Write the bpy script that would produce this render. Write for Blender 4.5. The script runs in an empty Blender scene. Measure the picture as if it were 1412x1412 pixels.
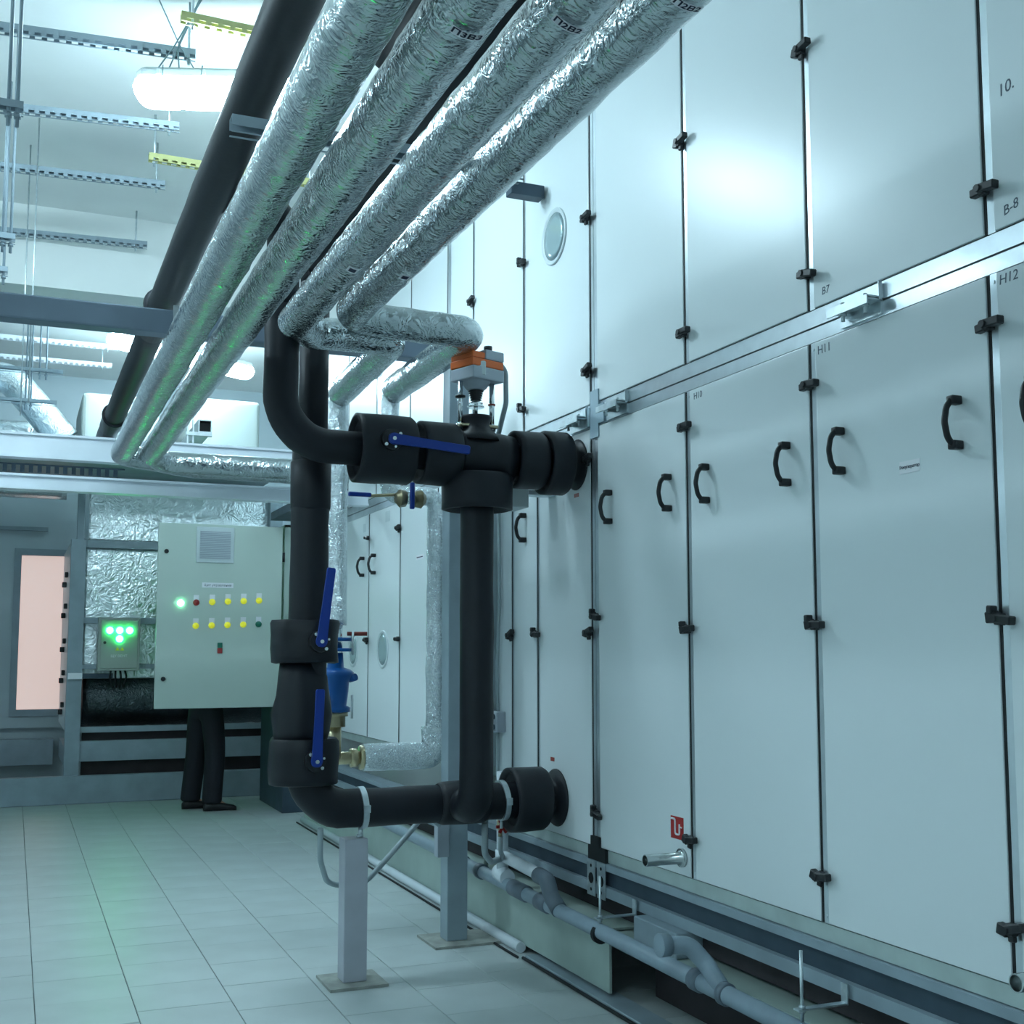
import bpy, bmesh, math, random
from mathutils import Vector, Matrix, noise
random.seed(7)
scene = bpy.context.scene
COL = scene.collection
R = math.radians

# ------------------------------------------------------------------ camera
cam = bpy.data.cameras.new('camera'); cam.sensor_width = 36.0
cam.lens = 1630.0 / 1412.0 * 36.0; cam.shift_y = 41.0 / 1412.0; cam.clip_end = 100
camo = bpy.data.objects.new('camera', cam); COL.objects.link(camo)
camo.location = (0, 0, 1.345); camo.rotation_euler = (R(95.31), 0, R(-22.8))
scene.camera = camo
# ------------------------------------------------------------------ world, exposure
w = bpy.data.worlds.new('world'); scene.world = w; w.use_nodes = True
w.node_tree.nodes['Background'].inputs[0].default_value = (0.55, 0.75, 0.80, 1)
w.node_tree.nodes['Background'].inputs[1].default_value = 0.25
scene.view_settings.view_transform = 'Standard'; scene.view_settings.look = 'None'
scene.view_settings.gamma = 1.0; scene.view_settings.exposure = 0.46
scene.view_settings.use_curve_mapping = False
LAMP_COL = (0.65, 0.885, 1.0); LAMP_STR = 62.0

# ------------------------------------------------------------------ materials
MATS = {}
def mat(name, col, rough=0.5, metal=0.0, spec=0.5, bump=None, var=0.0, vscale=6.0, emit=None, estr=0.0, coords='Object'):
    m = bpy.data.materials.new(name); m.use_nodes = True
    nt = m.node_tree; b = nt.nodes['Principled BSDF']
    b.inputs['Base Color'].default_value = (*col, 1); b.inputs['Roughness'].default_value = rough
    b.inputs['Metallic'].default_value = metal; b.inputs['Specular IOR Level'].default_value = spec
    if emit: b.inputs['Emission Color'].default_value = (*emit, 1); b.inputs['Emission Strength'].default_value = estr
    tc = nt.nodes.new('ShaderNodeTexCoord')
    if var:
        n = nt.nodes.new('ShaderNodeTexNoise'); n.inputs['Scale'].default_value = vscale; n.inputs['Detail'].default_value = 5
        nt.links.new(tc.outputs[coords], n.inputs['Vector'])
        r = nt.nodes.new('ShaderNodeValToRGB'); r.color_ramp.elements[0].position = .3; r.color_ramp.elements[1].position = .7
        r.color_ramp.elements[0].color = (*[c * (1 - var) for c in col], 1); r.color_ramp.elements[1].color = (*[min(1, c * (1 + var)) for c in col], 1)
        nt.links.new(n.outputs['Fac'], r.inputs['Fac']); nt.links.new(r.outputs['Color'], b.inputs['Base Color'])
    if bump:
        n = nt.nodes.new('ShaderNodeTexNoise'); n.inputs['Scale'].default_value = bump[0]; n.inputs['Detail'].default_value = 4
        nt.links.new(tc.outputs[coords], n.inputs['Vector'])
        bp = nt.nodes.new('ShaderNodeBump'); bp.inputs['Strength'].default_value = bump[1]; bp.inputs['Distance'].default_value = bump[2]
        nt.links.new(n.outputs['Fac'], bp.inputs['Height']); nt.links.new(bp.outputs['Normal'], b.inputs['Normal'])
    MATS[name] = m
    return m
def foil(name, col, rough, scale, stretch, strength, crumple, cscale):
    m = bpy.data.materials.new(name); m.use_nodes = True
    nt = m.node_tree; b = nt.nodes['Principled BSDF']; L = nt.links.new
    b.inputs['Base Color'].default_value = (*col, 1); b.inputs['Roughness'].default_value = rough; b.inputs['Metallic'].default_value = 1.0
    tc = nt.nodes.new('ShaderNodeTexCoord'); mp = nt.nodes.new('ShaderNodeMapping'); mp.inputs['Scale'].default_value = stretch; mp.inputs['Rotation'].default_value = (0, 0, .35)
    L(tc.outputs['Object'], mp.inputs['Vector'])
    n1 = nt.nodes.new('ShaderNodeTexNoise'); n1.inputs['Scale'].default_value = scale; n1.inputs['Detail'].default_value = 3; n1.inputs['Roughness'].default_value = .55; n1.inputs['Distortion'].default_value = .6
    L(mp.outputs[0], n1.inputs['Vector'])
    n2 = nt.nodes.new('ShaderNodeTexNoise'); n2.inputs['Scale'].default_value = cscale; n2.inputs['Detail'].default_value = 2; n2.inputs['Distortion'].default_value = 1.0
    L(tc.outputs['Object'], n2.inputs['Vector'])
    v = nt.nodes.new('ShaderNodeTexVoronoi'); v.inputs['Scale'].default_value = cscale * 1.6; v.feature = 'DISTANCE_TO_EDGE'
    mx = nt.nodes.new('ShaderNodeMixRGB'); mx.inputs[0].default_value = .2
    L(tc.outputs['Object'], mx.inputs[1]); L(n2.outputs['Color'], mx.inputs[2]); L(mx.outputs[0], v.inputs['Vector'])
    b1 = nt.nodes.new('ShaderNodeBump'); b1.inputs['Strength'].default_value = strength; b1.inputs['Distance'].default_value = .01
    b2 = nt.nodes.new('ShaderNodeBump'); b2.inputs['Strength'].default_value = crumple; b2.inputs['Distance'].default_value = .02
    L(v.outputs['Distance'], b2.inputs['Height']); L(n1.outputs['Fac'], b1.inputs['Height']); L(b2.outputs['Normal'], b1.inputs['Normal']); L(b1.outputs['Normal'], b.inputs['Normal'])
    MATS[name] = m
mat('panel', (.78, .85, .87), .33, 0, .5, bump=(3, .03, .02))
mat('panel_far', (.76, .83, .85), .35)
mat('gasket', (.008, .012, .014), .7)
mat('alu', (.66, .73, .77), .30, .8, bump=(60, .06, .003), var=.06, vscale=14)
mat('alu_plate', (.36, .47, .54), .5, .5)
mat('galv', (.62, .69, .72), .35, .9, var=.12, vscale=30)
mat('base_alu', (.55, .64, .62), .45, .5, var=.08, vscale=9)
mat('steel_grey', (.30, .38, .43), .5, .1, var=.1, vscale=7)
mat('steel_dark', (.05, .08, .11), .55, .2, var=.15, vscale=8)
mat('shade_brown', (.035, .030, .034), .7, var=.3, vscale=6)  # dark brown carrying the shade of gaps and recesses
mat('plinth', (.40, .50, .46), .55, .1, var=.08, vscale=5)
mat('beam_paint', (.15, .20, .26), .5, .1, var=.08, vscale=5)
mat('beam_light', (.74, .80, .86), .45, .1, var=.05, vscale=4)
mat('post_paint', (.47, .49, .55), .5, .1, var=.07, vscale=9)
mat('plate_rust', (.34, .36, .33), .65, .2, var=.25, vscale=14)
mat('rubber', (.006, .0085, .014), .5, 0, .4, bump=(40, .12, .004), var=.2, vscale=9)
mat('rubber_edge', (.006, .007, .009), .6)
mat('handle_black', (.010, .012, .015), .42)
mat('blue', (.003, .035, .28), .35)
mat('blue_bright', (.005, .10, .36), .32, bump=(30, .2, .004))
mat('chrome', (.80, .84, .86), .15, 1.0)
mat('brass', (.50, .43, .28), .28, .9)
mat('bronze', (.22, .19, .12), .35, .9)
mat('orange', (.80, .16, .03), .45)
mat('plastic_grey', (.42, .47, .53), .45)
mat('plastic_light', (.62, .70, .72), .4)
mat('red', (.42, .02, .02), .45)
mat('rust_red', (.30, .05, .04), .5)
mat('pvc_grey', (.26, .34, .40), .38, var=.08, vscale=12)
mat('pvc_dark', (.13, .17, .21), .42)
mat('pvc_white', (.70, .77, .82), .38)
mat('hose', (.36, .44, .47), .45)
mat('ceiling', (.88, .92, .90), .8, var=.03, vscale=2)
mat('wall', (.50, .60, .64), .35, var=.04, vscale=2)
mat('wall_white', (.86, .90, .90), .7)
mat('tile', (.47, .53, .53), .40, 0, .5, bump=(9, .05, .01), var=.07, vscale=3.5, coords='Object')
mat('grout', (.16, .20, .20), .8)
mat('cab', (.56, .66, .60), .45, var=.02, vscale=3)
mat('cab_edge', (.42, .52, .47), .5)
mat('box_grey', (.36, .42, .38), .5)
mat('pink', (.82, .66, .63), .6, emit=(.95, .72, .66), estr=.42)  # glow stands in for warm light from a room behind the pane
mat('white_label', (.90, .91, .95), .5)
mat('ink', (.02, .02, .06), .6)
mat('pen', (.10, .13, .17), .7)
mat('yellow_strut', (.46, .47, .20), .5)
mat('yellow', (.75, .70, .03), .4)
mat('yellow_led', (.70, .68, .03), .3, emit=(.9, .9, .05), estr=.25)
mat('green_btn', (.01, .18, .12), .4)
mat('red_btn', (.35, .03, .03), .4)
mat('green_led', (.1, .9, .3), .3, emit=(.02, 1.0, .16), estr=50)
mat('green_lamp', (.2, .9, .4), .3, emit=(.25, 1.0, .45), estr=14)
mat('lamp_body', (.45, .52, .52), .45)
mat('lamp_diff', (.9, .95, .95), .4, emit=LAMP_COL, estr=LAMP_STR)
mat('wire', (.22, .32, .34), .5)
mat('glass', (.42, .55, .58), .12, .3)
mat('fabric_dark', (.006, .007, .013), .8, bump=(60, .3, .004))
mat('jacket', (.02, .03, .05), .8, bump=(50, .3, .004))
mat('shoe', (.006, .006, .008), .45)
mat('skin', (.55, .33, .25), .5)
mat('hair', (.03, .02, .015), .6)
mat('steel_pipe', (.60, .64, .64), .22, 1.0)
mat('dark_hole', (.004, .005, .006), .8)
mat('duct_cream', (.27, .31, .29), .5)
foil('foil', (.78, .85, .88), .16, 30, (1, 1, 1), .45, .6, 26)
foil('foil_long', (.52, .575, .59), .14, 9, (1.0, 9.0, 1.0), .35, .32, 13)
foil('foil_soft', (.86, .93, .95), .30, 20, (1, 1, 1), .45, .4, 9)
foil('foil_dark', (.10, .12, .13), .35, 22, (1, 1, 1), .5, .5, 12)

# ------------------------------------------------------------------ mesh helpers (world coordinates)
def box(bm, x0, x1, y0, y1, z0, z1, mi=0):
    vs = [bm.verts.new((x, y, z)) for z in (z0, z1) for y in (y0, y1) for x in (x0, x1)]
    for f in ((0, 2, 3, 1), (4, 5, 7, 6), (0, 1, 5, 4), (2, 6, 7, 3), (0, 4, 6, 2), (1, 3, 7, 5)):
        fc = bm.faces.new([vs[i] for i in f]); fc.material_index = mi
    return vs
def rot_verts(vs, center, axis, ang):
    M = Matrix.Rotation(ang, 3, axis); c = Vector(center)
    for v in vs: v.co = c + M @ (v.co - c)
def frame_for(d):
    d = d.normalized(); a = Vector((0, 0, 1)) if abs(d.z) < .9 else Vector((1, 0, 0))
    u = d.cross(a).normalized(); return u, d.cross(u).normalized()
def cyl(bm, p0, p1, r, n=20, r1=None, caps=True, mi=0):
    p0, p1 = Vector(p0), Vector(p1); u, v = frame_for(p1 - p0); r1 = r if r1 is None else r1
    a = [bm.verts.new(p0 + (u * math.cos(t) + v * math.sin(t)) * r) for t in [2 * math.pi * i / n for i in range(n)]]
    b = [bm.verts.new(p1 + (u * math.cos(t) + v * math.sin(t)) * r1) for t in [2 * math.pi * i / n for i in range(n)]]
    for i in range(n):
        f = bm.faces.new((a[i], a[(i + 1) % n], b[(i + 1) % n], b[i])); f.smooth = True; f.material_index = mi
    if caps:
        bm.faces.new(a[::-1]).material_index = mi; bm.faces.new(b).material_index = mi
def lathe(bm, origin, axis, prof, n=32, wob=0.0, seed=0.0):
    """prof: list of (t along axis, radius); sharp where a point repeats"""
    o = Vector(origin); d = Vector(axis).normalized(); u, v = frame_for(d); rings = []
    for (t, r) in prof:
        ring = []
        for i in range(n):
            a = 2 * math.pi * i / n; p = o + d * t + (u * math.cos(a) + v * math.sin(a)) * r
            if wob: 
                k = noise.noise(Vector((p.x * 9 + seed, p.y * 9, p.z * 9))); p += (u * math.cos(a) + v * math.sin(a)) * k * wob + d * k * wob * .4
            ring.append(bm.verts.new(p))
        rings.append(ring)
    for k in range(len(rings) - 1):
        if prof[k] == prof[k + 1]: continue
        for i in range(n):
            f = bm.faces.new((rings[k][i], rings[k][(i + 1) % n], rings[k + 1][(i + 1) % n], rings[k + 1][i])); f.smooth = True
    if prof[0][1] > 1e-4: bm.faces.new(rings[0][::-1])
    if prof[-1][1] > 1e-4: bm.faces.new(rings[-1])
def fillet(pts, rad, seg=8):
    pts = [Vector(p) for p in pts]; out = [pts[0]]
    for i in range(1, len(pts) - 1):
        rr = rad[i - 1] if isinstance(rad, (list, tuple)) else rad
        a = (pts[i - 1] - pts[i]); b = (pts[i + 1] - pts[i]); la, lb = a.length, b.length
        a.normalize(); b.normalize(); th = a.angle(b)
        if abs(th - math.pi) < 1e-3: out.append(pts[i]); continue
        t = min(rr / math.tan(th / 2), la * .49, lb * .49); rr2 = t * math.tan(th / 2)
        c = pts[i] + (a + b).normalized() * (rr2 / math.sin(th / 2)); s = pts[i] + a * t - c; e = pts[i] + b * t - c
        ax = s.cross(e).normalized(); tot = s.angle(e)
        for k in range(seg + 1): out.append(c + Matrix.Rotation(tot * k / seg, 3, ax) @ s)
    out.append(pts[-1]); return out
def dens(pts, step):
    out = [pts[0]]
    for a, b in zip(pts[:-1], pts[1:]):
        k = max(1, int((b - a).length / step))
        for i in range(1, k + 1): out.append(a.lerp(b, i / k))
    return out
def tube(bm, pts, r, n=20, rad=.1, seg=8, caps=True, step=None, wob=0.0, seed=0.0, smooth=True):
    P = fillet(pts, rad, seg) if rad else [Vector(p) for p in pts]
    if step: P = dens(P, step)
    u = None; rings = []
    for i, p in enumerate(P):
        d = (P[min(i + 1, len(P) - 1)] - P[max(i - 1, 0)]).normalized()
        if u is None: u, _ = frame_for(d)
        u = (u - d * u.dot(d)).normalized(); v = d.cross(u); ring = []
        rr = r(i / (len(P) - 1)) if callable(r) else r
        for k in range(n):
            a = 2 * math.pi * k / n; dr = u * math.cos(a) + v * math.sin(a); q = p + dr * rr
            if wob: q += dr * wob * (noise.noise(q * 11 + Vector((seed, 0, 0))) + .6 * noise.noise(q * 34 + Vector((0, seed, 0))))
            ring.append(bm.verts.new(q))
        rings.append(ring)
    for a, b in zip(rings[:-1], rings[1:]):
        for k in range(n):
            f = bm.faces.new((a[k], a[(k + 1) % n], b[(k + 1) % n], b[k])); f.smooth = smooth
    if caps: bm.faces.new(rings[0][::-1]); bm.faces.new(rings[-1])
def rings_mesh(bm, rings):
    """closed loops of equal length joined in order, ends capped"""
    vr = [[bm.verts.new(p) for p in r] for r in rings]; n = len(vr[0])
    for a, b in zip(vr[:-1], vr[1:]):
        for k in range(n): bm.faces.new((a[k], a[(k + 1) % n], b[(k + 1) % n], b[k])).smooth = True
    bm.faces.new(vr[0][::-1]); bm.faces.new(vr[-1])
def BM(): return bmesh.new()
def bev(bm, wd, seg=2):
    bmesh.ops.bevel(bm, geom=list(bm.edges), offset=wd, segments=seg, affect='EDGES', clamp_overlap=True, profile=.6)
    return bm

# ------------------------------------------------------------------ object helpers
def base_of(o):
    return Vector(o.get('_o', (0, 0, 0)))
def thing(name, loc, label, cat, group=None, kind=None):
    o = bpy.data.objects.new(name, None); o.empty_display_size = .05; COL.objects.link(o); o.location = loc; o['_o'] = tuple(loc)
    if label: o['label'] = label
    if cat: o['category'] = cat
    if group: o['group'] = group
    if kind: o['kind'] = kind
    return o
def finish(bm):
    bmesh.ops.recalc_face_normals(bm, faces=bm.faces)
def obj(name, bm, m, parent=None, label=None, cat=None, group=None, kind=None, origin=None, fix=True):
    """mesh object; bm in world coordinates; a child keeps its root's origin"""
    if fix: finish(bm)
    o0 = base_of(parent) if parent else Vector(origin) if origin else None
    if o0 is None:
        xs = [v.co for v in bm.verts]
        o0 = Vector(((min(c.x for c in xs) + max(c.x for c in xs)) / 2, (min(c.y for c in xs) + max(c.y for c in xs)) / 2, min(c.z for c in xs)))
    for v in bm.verts: v.co -= o0
    me = bpy.data.meshes.new(name); bm.to_mesh(me); bm.free()
    for k in (m if isinstance(m, (list, tuple)) else [m]): me.materials.append(MATS[k])
    o = bpy.data.objects.new(name, me); COL.objects.link(o)
    if parent: o.parent = parent; o['_o'] = tuple(o0)
    else: o.location = o0; o['_o'] = tuple(o0)
    if label: o['label'] = label
    if cat: o['category'] = cat
    if group: o['group'] = group
    if kind: o['kind'] = kind
    return o
def inst(name, me, loc, parent, rot=(0, 0, 0), scale=(1, 1, 1), label=None):
    """shared-mesh part placed at a world position under a root that keeps world axes"""
    o = bpy.data.objects.new(name, me); COL.objects.link(o); o.parent = parent
    o.location = Vector(loc) - base_of(parent); o.rotation_euler = rot; o.scale = scale
    o['_o'] = tuple(loc)
    if label: o['label'] = label
    return o
def mesh_of(name, bm, m):
    finish(bm); me = bpy.data.meshes.new(name); bm.to_mesh(me); bm.free()
    for k in (m if isinstance(m, (list, tuple)) else [m]): me.materials.append(MATS[k])
    return me
def struct(name, bm, m, parent=None):
    return obj(name, bm, m, parent, kind='structure') if not parent else obj(name, bm, m, parent)
def text_bm(s, size, depth=.0006, shear=0.0, bold=0.0):
    cu = bpy.data.curves.new('lettering', 'FONT'); cu.body = s; cu.size = size; cu.extrude = depth; cu.align_x = 'CENTER'; cu.align_y = 'CENTER'; cu.resolution_u = 3; cu.shear = shear; cu.offset = bold
    o = bpy.data.objects.new('lettering', cu); COL.objects.link(o)
    bpy.context.view_layer.update()
    me = bpy.data.meshes.new_from_object(o.evaluated_get(bpy.context.evaluated_depsgraph_get()))
    bm = BM(); bm.from_mesh(me); bpy.data.objects.remove(o); bpy.data.curves.remove(cu); bpy.data.meshes.remove(me)
    return bm
def wall_text(s, size, y, z, x, parent, m='pen', shear=0.0, tilt=0.0, sx=1.0):
    """lettering on a face that looks to -X (text runs towards -Y)"""
    bm = text_bm(s, size, shear=shear); c, sn = math.cos(tilt), math.sin(tilt)
    for v in bm.verts:
        a, b = v.co.x * sx, v.co.y; a, b = a * c - b * sn, a * sn + b * c
        v.co = Vector((x - v.co.z, y - a, z + b))
    return obj('lettering', bm, m, parent, fix=False)
def front_text(s, size, x, y, z, parent, m='ink'):
    bm = text_bm(s, size)
    for v in bm.verts: v.co = Vector((x + v.co.x, y - v.co.z, z + v.co.y))
    return obj('lettering', bm, m, parent, fix=False)

# ------------------------------------------------------------------ the room
CE = 4.32; AX = 2.25; YU = 4.62; YL = 4.84
bm = BM(); box(bm, -3.0, 3.4, -3.0, 13.6, -.12, -.006); floor = struct('floor', bm, 'grout')
tw, tl = .352, .352
bm = BM(); box(bm, -.1745, .1745, -.1745, .1745, -.006, 0); bev(bm, .0015, 1)
tile_me = mesh_of('tile', bm, 'tile')
rest = BM(); nt_ = 0
for ci in range(-9, 10):
    x = .30 + ci * tw
    if x > 3.2 or x < -2.85: continue
    for cj in range(-9, 40):
        y = 3.4 + cj * tl + (.13 if ci % 2 else 0) 
        if y < -2.8 or y > 13.4: continue
        if x < 2.25 and 3.3 < y < 11.3 and x > -.12 * (y - 2.5) + .0 - .45 and x > -.5:
            t = inst('tile', tile_me, (x, y, random.uniform(-.0006, .0006)), floor); nt_ += 1
        else:
            g = .1745; box(rest, x - g, x + g, y - g, y + g, -.006, 0)
o = obj('tile_field', rest, 'tile', floor); o['kind'] = 'stuff'
bm = BM(); box(bm, -3.0, 3.4, -3.0, 13.6, CE, CE + .12); struct('ceiling', bm, 'ceiling')
bm = BM(); box(bm, 3.4, 3.5, -3.0, 13.6, 0, CE); struct('wall_right', bm, 'wall_white')
bm = BM(); box(bm, -3.1, -3.0, -3.0, 13.6, 0, CE); struct('wall_left', bm, 'wall_white')
bm = BM(); box(bm, -3.1, 3.5, -3.1, -3.0, 0, CE); struct('wall_front', bm, 'wall_white')
# back wall with an opening for the door; warm room light is put into its pink pane
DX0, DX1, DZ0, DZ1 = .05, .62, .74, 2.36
bm = BM()
box(bm, -3.1, DX0, 13.5, 13.6, .55, CE); box(bm, DX1, 3.5, 13.5, 13.6, .55, CE); box(bm, DX0, DX1, 13.5, 13.6, DZ1, CE); box(bm, DX0, DX1, 13.5, 13.6, .55, DZ0)
box(bm, -3.1, 3.5, 13.62, 13.7, 0, .55)
struct('wall_back', bm, 'wall')
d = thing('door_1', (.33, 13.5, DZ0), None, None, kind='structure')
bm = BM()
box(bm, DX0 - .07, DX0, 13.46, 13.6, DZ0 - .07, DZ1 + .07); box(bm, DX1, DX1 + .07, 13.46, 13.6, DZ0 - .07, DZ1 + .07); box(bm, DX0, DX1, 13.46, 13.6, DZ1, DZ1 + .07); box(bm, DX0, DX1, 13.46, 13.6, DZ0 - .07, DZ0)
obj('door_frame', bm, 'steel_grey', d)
bm = BM(); box(bm, DX0, DX1, 13.51, 13.56, DZ0, DZ1); bev(bm, .004, 1); obj('glow_pane', bm, 'pink', d)
bm = BM(); box(bm, -3.0, .30, 13.44, 13.5, 2.62, 2.66); struct('trim_1', bm, 'steel_grey')
bm = BM(); box(bm, -3.0, 3.4, 8.31, 8.75, 3.77, CE); struct('trim_2', bm, 'ceiling')
bm = BM(); box(bm, -3.0, .42, 13.3, 13.48, .18, .44); struct('trim_3', bm, 'steel_grey')

# ------------------------------------------------------------------ ceiling lamps
def lamp(loc, rz, length, label, wires=True, group='ceiling lamps'):
    t = thing('ceiling_lamp', loc, label, 'lamp', group); t.rotation_euler = (0, 0, rz); O = Vector(loc)
    h = length / 2
    def part(name, bm, m):
        for v in bm.verts: v.co += O
        return obj(name, bm, m, t)
    bm = BM()
    ring = lambda w_, hh, z: [Vector((x, y, z)) for x, y in [(-hh + .03, -w_), (hh - .03, -w_), (hh, -w_ * .5), (hh, w_ * .5), (hh - .03, w_), (-hh + .03, w_), (-hh, w_ * .5), (-hh, -w_ * .5)]]
    rings_mesh(bm, [ring(.070, h - .012, .055), ring(.070, h - .012, .085), ring(.055, h - .03, .100)])
    for f in bm.faces: f.smooth = False
    part('housing', bm, 'lamp_body')
    bm = BM(); rings_mesh(bm, [ring(.05, h - .04, -.050), ring(.078, h - .01, -.020), ring(.086, h, .015), ring(.071, h - .010, .0545)])
    for f in bm.faces: f.smooth = False
    part('diffuser', bm, 'lamp_diff')
    for sx in (-.35, -.1, .12, .35):
        bm = BM(); box(bm, sx * length - .008, sx * length + .008, -.076, -.0705, .058, .084); part('clip', bm, 'plastic_light')
    if wires == 'crossed':
        top = CE - loc[2]; zt = .10
        for a, b, c in ((.085, .17, .29), (.14, .19, .285), (.195, .185, .28), (.275, .195, .09)):
            bm = BM(); tube(bm, [(-h + a, 0, zt), (-h + a + (b - a) * .45, 0, zt + .06), (-h + b, 0, zt + .13), (-h + c, 0, top)], .0035, 6, rad=.1, seg=4); part('suspension_wire', bm, 'wire')
        bm = BM(); tube(bm, [(-h + .14, -.075, zt), (-h + .145, -.10, .0), (-h + .17, -.07, -.085), (-h + .23, -.05, -.10), (-h + .29, -.07, -.085), (-h + .31, -.10, .0), (-h + .315, -.075, zt)], .0025, 6, rad=.05, seg=4); part('wire_loop', bm, 'wire')
    elif wires:
        for sx, ex in ((-.55, .02), (-.2, .16), (.2, -.12), (.55, .02)):
            bm = BM(); top = CE - loc[2]
            tube(bm, [(sx * h, 0, .10), (sx * h * .75 + ex * .2, 0, .10 + (top - .1) * .4), (ex * .6 - sx * .3, 0, .1 + (top - .1) * .7), (ex - sx * .35, 0, top)], .004, 6, rad=.05, seg=4)
            part('suspension_wire', bm, 'wire')
    return t
L1 = (.795, 5.263, 3.86)
lamp(L1, R(-20), .80, 'long bright ceiling lamp hung on crossed wires beside the black overhead pipe', wires='crossed')
lamp((1.315, 10.67, 3.95), R(31.7), 1.56, 'long bright ceiling lamp past the grey steel beam, seen between the pipes')
lamp((-2.0, .0, 3.98), R(0), .80, 'added fill lamp by the left wall, opposite the near panels', group='added fill lamps out of view')  # unseen lamp, added as soft fill for the panels and floor
lamp((-1.7, 6.0, 3.98), R(90), .80, 'added fill lamp by the left wall, level with the slotted struts', group='added fill lamps out of view')  # another unseen lamp, added for ambient fill from the left aisle

# ------------------------------------------------------------------ air handling units (right)
def rbox(bm, x0, x1, y0, y1, z0, z1):
    return box(bm, x0, x1, y0, y1, z0, z1)
# shared handle mesh, front looks to -X, z from 0 to .14
bm = BM()
for z in (.0, .118):
    b2 = BM(); box(b2, -.034, 0, -.0125, .0125, z, z + .024); bev(b2, .005, 2)
    me_ = bpy.data.meshes.new('tmp'); b2.to_mesh(me_); b2.free(); bm.from_mesh(me_); bpy.data.meshes.remove(me_)
P = []
tube(bm, [(-.026, 0, .012), (-.044, 0, .030), (-.052, 0, .071), (-.044, 0, .112), (-.026, 0, .130)], .0085, 10, rad=.04, seg=5)
for f in bm.faces: f.smooth = True
handle_me = mesh_of('handle', bm, 'handle_black')
def latch_bm(var):
    bm = BM()
    v = box(bm, -.022, 0, -.012, .012, -.015, .015)                       # body on the seam
    v2 = box(bm, -.034, -.010, -.052, .004, -.010, .012); rot_verts(v2, (-.02, 0, 0), 'X', (-.22, .1, .05)[var])
    v3 = box(bm, -.024, -.002, .006, .038, (-.020, -.012, -.008)[var], (.008, .010, .020)[var]); rot_verts(v3, (-.01, .01, 0), 'X', (.25, 0, -.2)[var])
    if var != 1: box(bm, -.016, -.004, -.010, .012, -.030, -.013) if var == 0 else box(bm, -.03, -.006, .012, .03, .012, .032)
    bev(bm, .003, 1); cyl(bm, (-.038, 0, 0), (-.012, 0, 0), .010, 10)
    return mesh_of('latch', bm, 'handle_black')
LAT = [latch_bm(i) for i in range(3)]
def ahu(label, edges, z0, z1, frame_lo, frame_hi, depth=.95, gap=.036, doors=None, side=.035):
    y0, y1 = edges[0], edges[-1]
    t = thing('air_handling_unit', (AX, (y0 + y1) / 2, z0 - frame_lo), label, 'ventilation unit', 'air handling units')
    bm = BM(); box(bm, AX + .048, AX + depth, y0, y1, z0 - frame_lo, z1 + frame_hi); obj('casing', bm, 'panel_far', t)
    bm = BM(); box(bm, AX + .006, AX + .047, y0, y1, z1 + .004, z1 + frame_hi); obj('top_rail', bm, 'alu', t)
    bm = BM(); box(bm, AX + .006, AX + .047, y0, y1, z0 - frame_lo, z0 - .004); obj('bottom_rail', bm, 'alu' if frame_lo < .07 and z0 > 1 else 'base_alu', t)
    pan = []
    n = len(edges) - 1
    for i in range(n):
        a = edges[i] + (side if i == 0 else gap / 2); b = edges[i + 1] - (side if i == n - 1 else gap / 2)
        bm = BM(); box(bm, AX, AX + .046, a, b, z0, z1); bev(bm, .003, 2)
        pan.append(obj('panel', bm, 'panel', t))
        bm = BM(); box(bm, AX + .004, AX + .047, a - .0095, a - .0005, z0, z1); 
        box(bm, AX + .008, AX + .047, a, b, z0 - .005, z0 - .0005) if z0 > 1 else box(bm, AX + .03, AX + .047, a, b, z0 - .004, z0 - .0005)
        obj('gasket', bm, 'gasket', t)
    for i in range(n + 1):
        a = edges[i]; s = gap / 2
        lo, hi = (a, a + side - .0105) if i == 0 else (a - side, a) if i == n else (a - s, a + s - .0105)
        bm = BM(); box(bm, AX + .005, AX + .047, lo, hi, z0 - .002, z1 + .002)
        if z0 < 1:
            cyl(bm, (AX + .002, (lo + hi) / 2, z0 + .02), (AX + .02, (lo + hi) / 2, z0 + .02), .005, 8); cyl(bm, (AX + .002, (lo + hi) / 2, z1 - .02), (AX + .02, (lo + hi) / 2, z1 - .02), .005, 8)
        obj('profile', bm, 'alu', t)
    return t, pan
LZ0, LZ1, UZ0, UZ1 = .544, 2.296, 2.405, 3.98
EN = [-1.45, -.72, .015, .75, 1.487, 2.223, 2.956, 3.694, 4.452]
lo_n, lp = ahu('lower air handling unit with white panels, black handles and red drain sign', EN, LZ0, LZ1, .052, .047)
up_n, upn = ahu('upper white air handling unit with handwritten numbers above the handled panels', EN, UZ0, UZ1, .056, .06)
EM = [4.456, 5.037, 5.343, 5.55]
lo_m, lm = ahu('narrow lower air handling unit that the black pipe flanges enter', EM, LZ0, LZ1, .052, .047)
EU = [4.456, 5.198, 5.894, 6.29]
up_m, um = ahu('upper white air handling unit with a round porthole', EU, UZ0, UZ1, .056, .06)
EF = [5.66, 6.46, 7.19, 7.91, 8.62, 9.3]
lo_f, lf = ahu('far lower air handling unit with two round portholes behind the foil pipes', EF, .765, 2.296, .05, .047)
up_f, uf = ahu('far upper air handling unit of plain white panels', [6.295, 7.0, 7.75, 8.5, 9.3], UZ0, UZ1, .056, .06)
def latch(t, y, z, v=None): inst('latch', LAT[random.randrange(3) if v is None else v], (AX - .001, y, z), t, (random.uniform(-.15, .15), 0, 0))
for y in EN[1:-1]:
    for k, z in enumerate((3.246, 2.517)): latch(up_n, y, z, k)
    for k, z in enumerate((2.165, 1.425, .679)): latch(lo_n, y, z, (1, 2, 0)[k])
for z in (3.23, 2.55): latch(up_m, 4.49, z, 0)
for z in (1.49, .68): latch(lo_n, 4.425, z, 2)
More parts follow.
